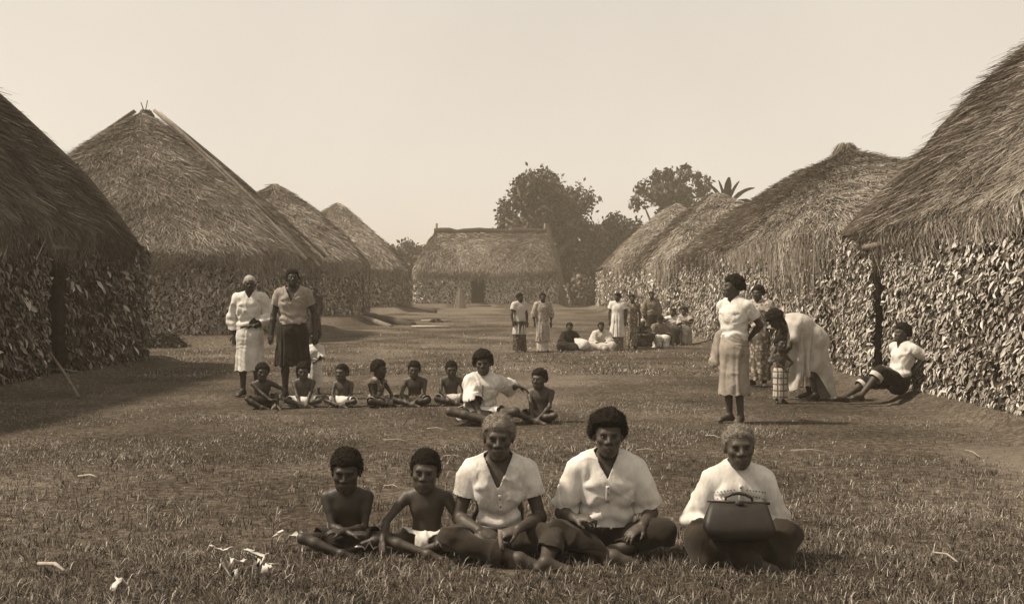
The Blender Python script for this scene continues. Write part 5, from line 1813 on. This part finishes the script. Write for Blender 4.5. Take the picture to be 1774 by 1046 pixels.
# bending figure under a pale cloth
d = D(694)
S = 0.93
J = pose_stand(S, 0.98)
J['pel'] = V3(0, 0.16, 0.86) * S; J['bel'] = V3(0, 0.04, 0.98) * S; J['che'] = V3(0, -0.12, 1.06) * S; J['nek'] = V3(0, -0.28, 1.06) * S
for s_, n in ((-1, 'l'), (1, 'r')):
    J['s' + n] = J['nek'] + V3(s_ * 0.17, 0.05, -0.03) * S
    J['h' + n] = V3(s_ * 0.085, 0.16, 0.84) * S; J['k' + n] = V3(s_ * 0.10, 0.06, 0.46) * S; J['a' + n] = V3(s_ * 0.11, 0.14, 0.085) * S
J['hd'] = J['nek'] + V3(0, -0.13, 0.075)
J['wl'] = V3(-0.10, -0.42, 0.62) * S; J['wr'] = V3(0.10, -0.44, 0.60) * S


def shawl(J, h, seed):
    F = Field()
    torso(F, J, 0.035, 1.08, pelvis=True)
    F.cap(V3(0, -0.18, 0.98), V3(0, -0.18, 0.15), 0.15, 0.15, 0.06, 1.2)
    F.cap(V3(0, 0.10, 0.84), V3(0, 0.20, 0.0), 0.15, 0.19, 0.06, 1.1)
    F.cap(V3(0, -0.05, 0.98), V3(0, -0.02, 0.2), 0.15, 0.19, 0.06, 1.2)
    for n in 'lr':
        F.cap(J['s' + n], J['s' + n] * 0.5 + J['e' + n] * 0.5, 0.08, 0.09, 0.05)
    V, Q = F.surface(h)
    V = pleats(V, Q, (0, 0.0), 6, 0.032, 1.15, 0.3, seed)

    def cut(p):
        hem = 0.20 + 0.14 * np.cos((p[:, 1] - 0.05) * 9) + 0.06 * np.sin(p[:, 0] * 14) - 0.45 * np.clip(p[:, 1] - 0.12, 0, 1)
        c = hem - p[:, 2]
        c = np.maximum(c, -(p[:, 1] + 0.27) - 0.05 * (p[:, 2] - 0.6))
        return c
    return trim(V, Q, cut)


person('bending figure with a pale cloth thrown over back and shoulders', (at(1392, d), d), -82, J, (0, 52, 0), 0.0085, 'skin_dark', ('hair', 0.034, 0.05, 0.5),
       [('shawl', 'cream', shawl), ('skirt', 'dull', skirt(0.86, 0.2, 0.11, 0.115, 0.9, 7, 0.006, shift=(0, 0.08)))], G3)
d = D(698)
J = stand(0.44, 0.86, (0.10, -0.18, 0.98), (0.20, -0.12, 1.05), hints=((-1, 0.2, -0.3), (1, 0.2, -0.3)))
person('small child in a plaid skirt beside the bending figure', (at(1352, d - 0.15), d - 0.15), 12, J, (4, 4, 0), 0.009, 'skin', ('hair', 0.012, 0.056), [('skirt', 'plaid', skirt(1.02, 0.16, 0.165, 0.21, 0.85, 6, 0.012))], G3, True)

# man lounging against the right hut
S = 0.93
J = pose_sit(S, 0.98)
J['pel'] = V3(0, 0, 0.30); J['bel'] = V3(0.0, 0.05, 0.44); J['che'] = V3(0.0, 0.08, 0.60); J['nek'] = V3(0.0, 0.08, 0.74)
for s_, n in ((-1, 'l'), (1, 'r')):
    J['s' + n] = J['nek'] + V3(s_ * 0.17, 0.01, -0.03)
    J['h' + n] = V3(s_ * 0.085, -0.02, 0.29)
J['kl'] = V3(-0.10, -0.42, 0.28); J['al'] = V3(-0.10, -0.74, 0.10); J['kr'] = V3(0.16, -0.40, 0.44); J['ar'] = V3(0.16, -0.70, 0.14)
J['tl'] = V3(-0.1, -1, 0.25); J['tr'] = V3(0.1, -1, 0.2); J['fl'] = V3(0, 0.3, 1); J['fr'] = V3(0, 0.3, 1)
J['hd'] = J['nek'] + V3(0, -0.02, 0.165)
J['wl'] = V3(-0.22, 0.34, 0.34); J['wr'] = V3(0.24, 0.30, 0.34); J['hintl'] = V3(-0.5, 0.6, 0); J['hintr'] = V3(0.5, 0.6, 0)
J['dl'] = V3(0, 0.8, -0.6)
d = D(699)
person('man in white shirt and rolled dark trousers lounging against the right hut', (at(1556, d), d), -70, J, (-4, -4, 0), 0.0085, 'skin', ('hair', 0.028, 0.056, 0.5),
       [('shirt', 'white', shirt(0.014, 0.7, 'v', 0.06, 0.02, 0.012, 0.012)), ('trousers', 'black', trousers(0.022, 1.22, 0.06)), ('trouser_cuff', 'cream', cuff('l', 1.16, 1.30, 0.034)), ('trouser_cuff', 'cream', cuff('r', 1.16, 1.30, 0.034))], G3, True, dz=-0.06)

# ---- far group
HD = 0.015
def far_stand(label, px, y, yaw, S, cl, head=(0, 0, 0), skin='skin', hair=0.018, **k):
    d = D(y)
    J = stand(S, 0.98 * max(0.86, S) / 0.92 * 0.94, k.get('wl', (-0.24, -0.03, 0.86)), k.get('wr', (0.24, -0.03, 0.86)), hints=k.get('hints'))
    person(label, (at(px, d), d), yaw, J, head, HD, skin, (k.get('hm', 'hair'), hair, 0.056), cl, G4)


def far_sit(label, px, y, yaw, S, cl, head=(0, 0, 0), skin='skin', hair=0.016, **k):
    d = D(y)
    J = sit(S, 0.95, k.get('wl', (-0.12, -0.34, 0.17)), k.get('wr', (0.14, -0.34, 0.17)), slump=k.get('slump', 0.03), knee=k.get('knee', (0.33, -0.31, 0.15)))
    if k.get('up'): perch(J, k['up'])
    person(label, (at(px, d), d), yaw, J, head, HD, skin, (k.get('hm', 'hair'), hair, 0.056), cl, G4, dz=k.get('dz', 0))


far_stand('woman standing in loose white blouse over a dark printed skirt', 900, 609, 30, 0.84, [('blouse', 'cream', dress(0.52, 0.22, 0.55)), ('skirt', 'print_dark', skirt(0.9, 0.06, 0.15, 0.20, 0.85, 6, 0.01))], (14, 8, 0))
far_stand('woman standing in a long pale buttoned dress', 940, 610, 8, 0.84, [('dress', 'print_pale', dress(0.32, 0.20, 1.4)), ('skirt', 'cream', skirt(0.9, 0.04, 0.14, 0.165, 0.85, 6, 0.01))], (4, 0, 0))
far_sit('figure in dark top sitting with white cloth over one knee', 986, 606, 6, 0.80, [('blouse', 'black', shirt(0.03, 1.8, 'round', 0, -0.02, 0.012, puff=0.02)), ('skirt', 'black', seated_skirt()), ('lap_cloth', 'white', lambda J, h, s: (lambda VQ: trim(folds(VQ[0], VQ[1], 0.012, s), VQ[1], lambda p: np.maximum(0.11 - p[:, 0], 0.0 - p[:, 2])))(Field().cap((0.16, -0.10, 0.20), (0.33, -0.34, 0.14), 0.12, 0.13, 0.03).surface(h)))], (0, 2, 0))
far_sit('figure all in white sitting cross-legged with a dark headband', 1041, 606, -2, 0.82, [('blouse', 'cream', shirt(0.03, 1.85, 'round', 0, -0.02, 0.012, puff=0.025)), ('skirt', 'cream', seated_skirt())], (0, 0, 0))
far_stand('girl standing in a full white dress over a printed underskirt', 1070, 606, -14, 0.84, [('dress', 'white', dress(0.40, 0.25, 0.5, puff=0.02, ncut=0.075)), ('skirt', 'print_mid', skirt(0.9, 0.05, 0.14, 0.17, 0.85, 6, 0.01))], (-30, 6, 0), hair=0.03)
far_stand('slim girl standing in a narrow printed dress', 1095, 604, 4, 0.82, [('dress', 'print_mid', dress(0.1, 0.17, 0.4))], (0, 0, 0))
far_stand('man standing in a dark jacket with a light collar, behind the seated women', 1129, 592, -6, 0.86, [('jacket', 'dull', shirt(0.03, 1.9, 'v', 0.12, -0.12, 0.012, puff=0.02)), ('skirt', 'dark', skirt(0.96, 0.15, 0.15, 0.2, 0.8, 7, 0.01))], (-4, 0, 0))
far_sit('white-haired old figure in black hugging its knees', 1113, 602, -6, 0.84, [('wrap', 'black', shirt(0.03, 1.3, 'round', 0, -0.02, 0.012, puff=0.03)), ('skirt', 'black', seated_skirt(0.05))], (4, 2, 0), hm='hair_white', hair=0.012, knee=(0.24, -0.32, 0.3), wl=(0.02, -0.42, 0.36), wr=(-0.02, -0.4, 0.38), dz=0.05)
far_sit('woman bowing her head over a white cloth in her lap', 1141, 601, 10, 0.82, [('blouse', 'dull', shirt(0.03, 1.5, 'round', 0, 0, 0.012, puff=0.02)), ('skirt', 'white', seated_skirt(0.03, seat=True))], (20, 40, 0), slump=0.10, up=0.14)
far_sit('woman in white top with dark skirt seated with hand to mouth', 1166, 597, -16, 0.86, [('blouse', 'white', shirt(0.026, 0.6, 'round', 0, 0, 0.012, puff=0.02)), ('skirt', 'black', seated_skirt(0.03, seat=True))], (-12, 0, 0), wl=(-0.10, -0.30, 0.52), up=0.27)
far_sit('person with a cap of bushy hair seated nearest the right wall', 1187, 596, -30, 0.86, [('blouse', 'print_pale', shirt(0.026, 0.6, 'round', 0, 0, 0.012, puff=0.02)), ('skirt', 'cream', seated_skirt(0.03, seat=True))], (-10, 0, 0), hair=0.034, wl=(-0.14, -0.30, 0.4), wr=(0.1, -0.32, 0.4), up=0.30)

# ------------------------------------------------------------------ small things
def zg(x, y):
    return float(gz(np.array([x]), np.array([y]))[0])


def DF(y):
    """distance of a point on the slightly higher ground close to the camera"""
    return 1.35 * F_PX / (y - HOR)


# leather bag on the lap of the elderly person
bx, by = at(1279, 5.36), 5.36
bz = zg(bx, 5.5) + 0.155
bag = empty('leather_bag', (bx, by, bz)); bag.rotation_euler = (R(-8), R(2), R(-3)); bag.scale = (0.93, 0.9, 0.88)
tag(bag, 'dark leather travelling bag with arched handle on the lap of the elderly person', 'bag')
prof = [(-0.055, 0.0), (-0.082, 0.03), (-0.085, 0.075), (-0.072, 0.115), (-0.046, 0.165), (-0.022, 0.205), (0.022, 0.205), (0.046, 0.165), (0.066, 0.115), (0.07, 0.06), (0.055, 0.0)]
V_, Q_, T_ = [], [], []
st = [(-0.178, 0.72, 0.90), (-0.172, 0.92, 0.97), (-0.15, 1.0, 1.0), (-0.05, 1.04, 1.0), (0.06, 1.03, 0.995), (0.15, 1.0, 1.0), (0.172, 0.92, 0.97), (0.178, 0.72, 0.90)]
for i, (x, sy, sz) in enumerate(st):
    for (y, z) in prof:
        sag = 0.012 * math.sin(x * 21 + z * 30)
        wid = float(np.interp(z, [0, 0.03, 0.075, 0.115, 0.205], [0.80, 0.93, 1.04, 1.0, 0.86]))
        V_.append((x * wid, y * sy + sag * (1 if y < 0 else 0), z * sz + 0.006 * math.sin(x * 17)))
n = len(prof)
for i in range(len(st) - 1):
    for k in range(n):
        k2 = (k + 1) % n
        Q_.append((i * n + k, (i + 1) * n + k, (i + 1) * n + k2, i * n + k2))
for i, sg in ((0, 1), (len(st) - 1, -1)):
    V_.append((st[i][0], 0, 0.09)); c = len(V_) - 1
    for k in range(n):
        k2 = (k + 1) % n
        T_.append((c, i * n + k, i * n + k2) if sg > 0 else (c, i * n + k2, i * n + k))
mb = MB(); mb.add(V_, Q_, T_)
link('bag_body', mb.mesh('bag_body', True), M['leather'], bag)
mb = MB(); mb.box((0, -0.012, 0.209), (0.325, 0.010, 0.014)); link('frame', mb.mesh('frame'), M['leather_dark'], bag)
mb = MB(); mb.box((0, 0.012, 0.2085), (0.323, 0.010, 0.013)); link('frame', mb.mesh('frame'), M['leather_dark'], bag)
mb = MB(); mb.tube([(-0.072, -0.01, 0.212), (-0.066, -0.012, 0.236), (-0.035, -0.013, 0.253), (0, -0.013, 0.258), (0.035, -0.013, 0.252), (0.066, -0.012, 0.235), (0.072, -0.01, 0.212)], [0.006, 0.008, 0.0095, 0.010, 0.0095, 0.008, 0.006], 8)
link('handle', mb.mesh('handle', True), M['leather_dark'], bag)
mb = MB(); mb.box((0.0, -0.030, 0.198), (0.042, 0.010, 0.034), (0.35, 0, 0)); link('clasp', mb.mesh('clasp'), M['leather_dark'], bag)

# rolled paper in the bushy-haired man's fist
ax_, ay_ = at(1050, 5.82), 5.82
az_ = zg(ax_, ay_)
mb = MB(); mb.tube([(-0.150, -0.268, 0.218), (-0.105, -0.285, 0.232), (-0.045, -0.300, 0.250)], [0.015, 0.017, 0.018], 10)
o = link('paper_roll', mb.mesh('paper_roll', True, (-0.1, -0.285, 0.232)), M['scrap'], None, (ax_ - 0.1, ay_ - 0.285, az_ + 0.232))
tag(o, 'short pale roll held in the hand of the bushy-haired man', 'roll')


def scrap(name, label, cat, px, y, L, W, rot, lift=0.02, seed=0, mat='scrap', group='pale scraps lying in the grass', n=7, curl=0.02):
    """a crumpled strip lying in the grass"""
    rng = np.random.default_rng(seed + 5)
    d = DF(y) if y > 700 else D(y)
    x = at(px, d)
    V, Q = [], []
    wob = rng.standard_normal(n) * curl
    for i in range(n):
        f = i / (n - 1) - 0.5
        w = W * (0.45 + 0.55 * math.sin(math.pi * (i + 0.6) / n)) * (0.8 + 0.4 * rng.random())
        cx, cy = f * L, wob[i] * 0.6
        zc = lift + abs(wob[i]) + 0.01 * rng.random()
        for k in (-1, 0, 1):
            V.append((cx + 0.01 * rng.standard_normal(), cy + k * w / 2, zc + (0.35 * w * rng.random() if k else 0)))
    for i in range(n - 1):
        for k in (0, 1):
            a = i * 3 + k
            Q.append((a, a + 3, a + 4, a + 1))
    o = link(name, mesh_np(name, np.array(V), np.array(Q), smooth=True), M[mat], None, (x, d, zg(x, d)))
    o.rotation_euler = (0, 0, R(rot))
    sm = o.modifiers.new('thickness', 'SOLIDIFY'); sm.thickness = 0.004
    tag(o, label, cat, group)


scrap('rag', 'crumpled white rag beside the first boy of the front row', 'rag', 507, 952, 0.20, 0.055, 12, 0.035, 1, curl=0.03, n=10)
scrap('rag', 'white cloth scrap at the feet of the first boy', 'rag', 588, 948, 0.10, 0.05, -10, 0.04, 2)
scrap('rag', 'small pale scrap between the two bare-chested front boys', 'rag', 632, 962, 0.12, 0.03, 25, 0.03, 3)
scrap('rag', 'flat pale scrap in front of the second boy', 'rag', 675, 955, 0.09, 0.022, 0, 0.03, 4)
scrap('husk', 'long slanting pale husk, topmost of the litter at the lower left', 'husk', 445, 975, 0.13, 0.03, -32, 0.04, 5)
scrap('husk', 'upright pale husk leaning in the litter at the lower left', 'husk', 412, 992, 0.10, 0.035, 62, 0.04, 6)
scrap('husk', 'bent pale husk at the right of the lower left litter', 'husk', 467, 1003, 0.09, 0.035, 70, 0.035, 7)
scrap('husk', 'curled pale husk in the middle of the lower left litter', 'husk', 443, 998, 0.07, 0.03, 15, 0.03, 8, curl=0.03)
scrap('husk', 'crumpled pale husk lowest in the lower left litter', 'husk', 392, 1018, 0.09, 0.045, -10, 0.035, 9, curl=0.03)
scrap('husk', 'thin pale husk above the litter at the lower left', 'husk', 385, 966, 0.12, 0.012, -20, 0.035, 10)
scrap('husk', 'pale leaf standing at the very bottom edge of the grass', 'husk', 205, 1038, 0.09, 0.035, 70, 0.04, 11)


def stalk(label, px0, y0, px1, y1, r=0.004, group='pale stalks lying on the grass', name='stalk', lift=0.02, cat='stalk', mat='straw'):
    fn = DF if (y0 + y1) / 2 > 800 else D
    a, b = (at(px0, fn(y0)), fn(y0)), (at(px1, fn(y1)), fn(y1))
    m = ((a[0] + b[0]) / 2, (a[1] + b[1]) / 2)
    pa, pb, pm = (a[0], a[1], zg(*a) + lift), (b[0], b[1], zg(*b) + lift), (m[0] + 0.012, m[1] + 0.015, zg(*m) + lift + 0.012)
    mb = MB(); mb.tube([pa, pm, pb], [r, r * 1.1, r * 0.7], 6)
    org = (m[0], m[1], zg(*m))
    tag(link(name, mb.mesh(name, True, org), M[mat], None, org), label, cat, group)


stalk('thick pale stick lying in the grass at the lower left corner', 65, 990, 110, 1003, 0.010, lift=0.04)
stalk('short pale stick in the shaded grass left of the front row', 135, 824, 168, 826, 0.009, lift=0.035)
stalk('bent pale straw in the grass at the lower right', 1620, 972, 1660, 990, 0.005, lift=0.05)
stalk('straw leaning near the bare earth by the right hut', 1672, 782, 1698, 793, 0.0042)
stalk('straw beside the shoulder of the bushy-haired man', 1102, 784, 1138, 785, 0.0042)
stalk('straw lying between the profile man and the front row', 1222, 760, 1248, 764, 0.0042)
stalk('straw on the grass right of the elderly person', 1370, 783, 1440, 786, 0.0042)
stalk('straw above the heads of the two front boys', 665, 768, 705, 770, 0.0035)
stalk('straw next to the second front boy', 768, 795, 800, 797, 0.0035)
stalk('straw between the two front boys', 665, 835, 690, 838, 0.0035)
stalk('straw below the seated children at the left', 740, 748, 770, 750, 0.0042)
stalk('stick held down by the child below the white-clad old man', 470, 716, 482, 700, 0.008, lift=0.05)

# poles leaning at the doorway of the shaded left hut
for lab, a, b, r in (('long pale pole slanting from the ground to the doorway of the shaded hut', (-5.85, 14.8, 0.12), (-6.75, 16.0, 0.66), 0.022),
                     ('short cross stick lying behind the slanting pole of the shaded hut', (-6.75, 15.9, 0.42), (-6.15, 15.7, 0.38), 0.014)):
    mb = MB(); m = tuple((p + q) / 2 for p, q in zip(a, b)); mb.tube([a, (m[0], m[1], m[2] + 0.02), b], [r, r, r * 0.8], 7)
    tag(link('pole', mb.mesh('pole', True, a), M['wood'], None, a), lab, 'pole', 'poles at the shaded doorway')

# logs and boards lying before the left row
for lab, a, b, r in (('long log slanting off the bank before the second hut of the left row', (-6.9, 47.0, 0.62), (-4.75, 43.2, 0.2), 0.11),
                     ('dark log lying behind the slanting log', (-6.3, 47.2, 0.58), (-4.0, 44.6, 0.22), 0.15),
                     ('dark log on the bank before the farthest left hut', (-6.5, 62.5, 0.92), (-4.2, 60.2, 0.55), 0.12)):
    m = [(p + q) / 2 for p, q in zip(a, b)]; mb = MB(); mb.tube([a, (m[0] + 0.05, m[1], m[2] + 0.04), b], [r * 0.85, r, r * 1.1], 9)
    tag(link('log', mb.mesh('log', True, a), M['darkwood' if 'dark' in lab else 'wood'], None, a), lab, 'log', 'logs before the left row')
x, y = at(746, 42.5), 42.5
mb = MB(); mb.box((0, 0, 0.05), (1.45, 0.34, 0.06), (0, 0.01, 0.03))
tag(link('board', mb.mesh('board'), M['scrap'], None, (x, y, zg(x, y))), 'long white board lying on the green before the left row', 'board')
x, y = at(755, 48.5), 48.5
mb = MB(); mb.box((0, 0, 0.05), (1.3, 0.18, 0.05), (0, 0, -0.05))
tag(link('board', mb.mesh('board'), M['bamboo'], None, (x, y, zg(x, y))), 'narrow board lying behind the long white board', 'board')
rng_ = np.random.default_rng(5)


def heap(name, label, cat, x, y, rx, rz, n, mat, ln, w, tone, seed):
    rng = np.random.default_rng(seed)
    a = rng.random(n) * 2 * np.pi; rr = np.sqrt(rng.random(n))
    c = np.stack([np.cos(a) * rr * rx, np.sin(a) * rr * rx * 0.7, rz * (1 - rr ** 2) * (0.5 + 0.5 * rng.random(n))], -1)
    d = rng.standard_normal((n, 3)); d[:, 2] *= 0.45; d /= np.linalg.norm(d, axis=1)[:, None]
    s = np.cross(d, rng.standard_normal((n, 3))); s /= np.linalg.norm(s, axis=1)[:, None]
    L = (ln * (0.5 + rng.random(n)))[:, None]
    V = np.stack([c - d * L / 2, c + s * w / 2, c + d * L / 2, c - s * w / 2], 1).reshape(-1, 3)
    V[:, 2] = np.maximum(V[:, 2], 0.0)
    Q = np.arange(n)[:, None] * 4 + np.array([[0, 1, 2, 3]])
    o = link(name, mesh_np(name, V, Q, tone=np.repeat(np.clip(tone + 0.15 * rng.standard_normal(n), 0, 1), 4)), M[mat], None, (x, y, zg(x, y)))
    tag(o, label, cat)


x, y = at(285, 29.2), 29.2
heap('brush_heap', 'low dark heap of brush before the hut with the poles', 'heap', x, y, 0.62, 0.36, 500, 'foliage', 0.3, 0.06, 0.25, 3)
x, y = at(756, 47.6), 47.6
heap('dark_bundle', 'small dark bundle on the narrow board', 'bundle', x, y, 0.28, 0.18, 120, 'foliage', 0.2, 0.05, 0.2, 4)
# sheaf by the far hut
x, y = at(797, 72), 72.0
o_ = empty('straw_sheaf', (x, y, zg(x, y))); tag(o_, 'pale upright sheaf of straw standing left of the far hut door', 'sheaf')
n = 420
a = rng_.random(n) * 2 * np.pi; r0 = 0.42 * np.sqrt(rng_.random(n)); tw = 0.35
p0 = np.stack([np.cos(a) * r0, np.sin(a) * r0, 0 * a], -1); p1 = np.stack([np.cos(a) * r0 * 0.4, np.sin(a) * r0 * 0.4, 0.95 + 0.35 * rng_.random(n)], -1)
s = np.stack([-np.sin(a), np.cos(a), 0 * a], -1) * 0.02
V = np.stack([p0 - s, p0 + s, p1 + s * 0.6, p1 - s * 0.6], 1).reshape(-1, 3)
stx = link('straw', mesh_np('straw', V, np.arange(n)[:, None] * 4 + np.array([[0, 1, 2, 3]]), tone=np.repeat(np.clip(0.75 + 0.15 * rng_.standard_normal(n), 0, 1), 4)), M['thatch'], o_)
stx['kind'] = 'stuff'
mb = MB(); mb.tube([(0.2 * math.cos(t), 0.2 * math.sin(t), 0.72) for t in np.linspace(0, 2 * math.pi, 13)], 0.03, 6)
link('binding', mb.mesh('binding', True), M['wood'], o_)
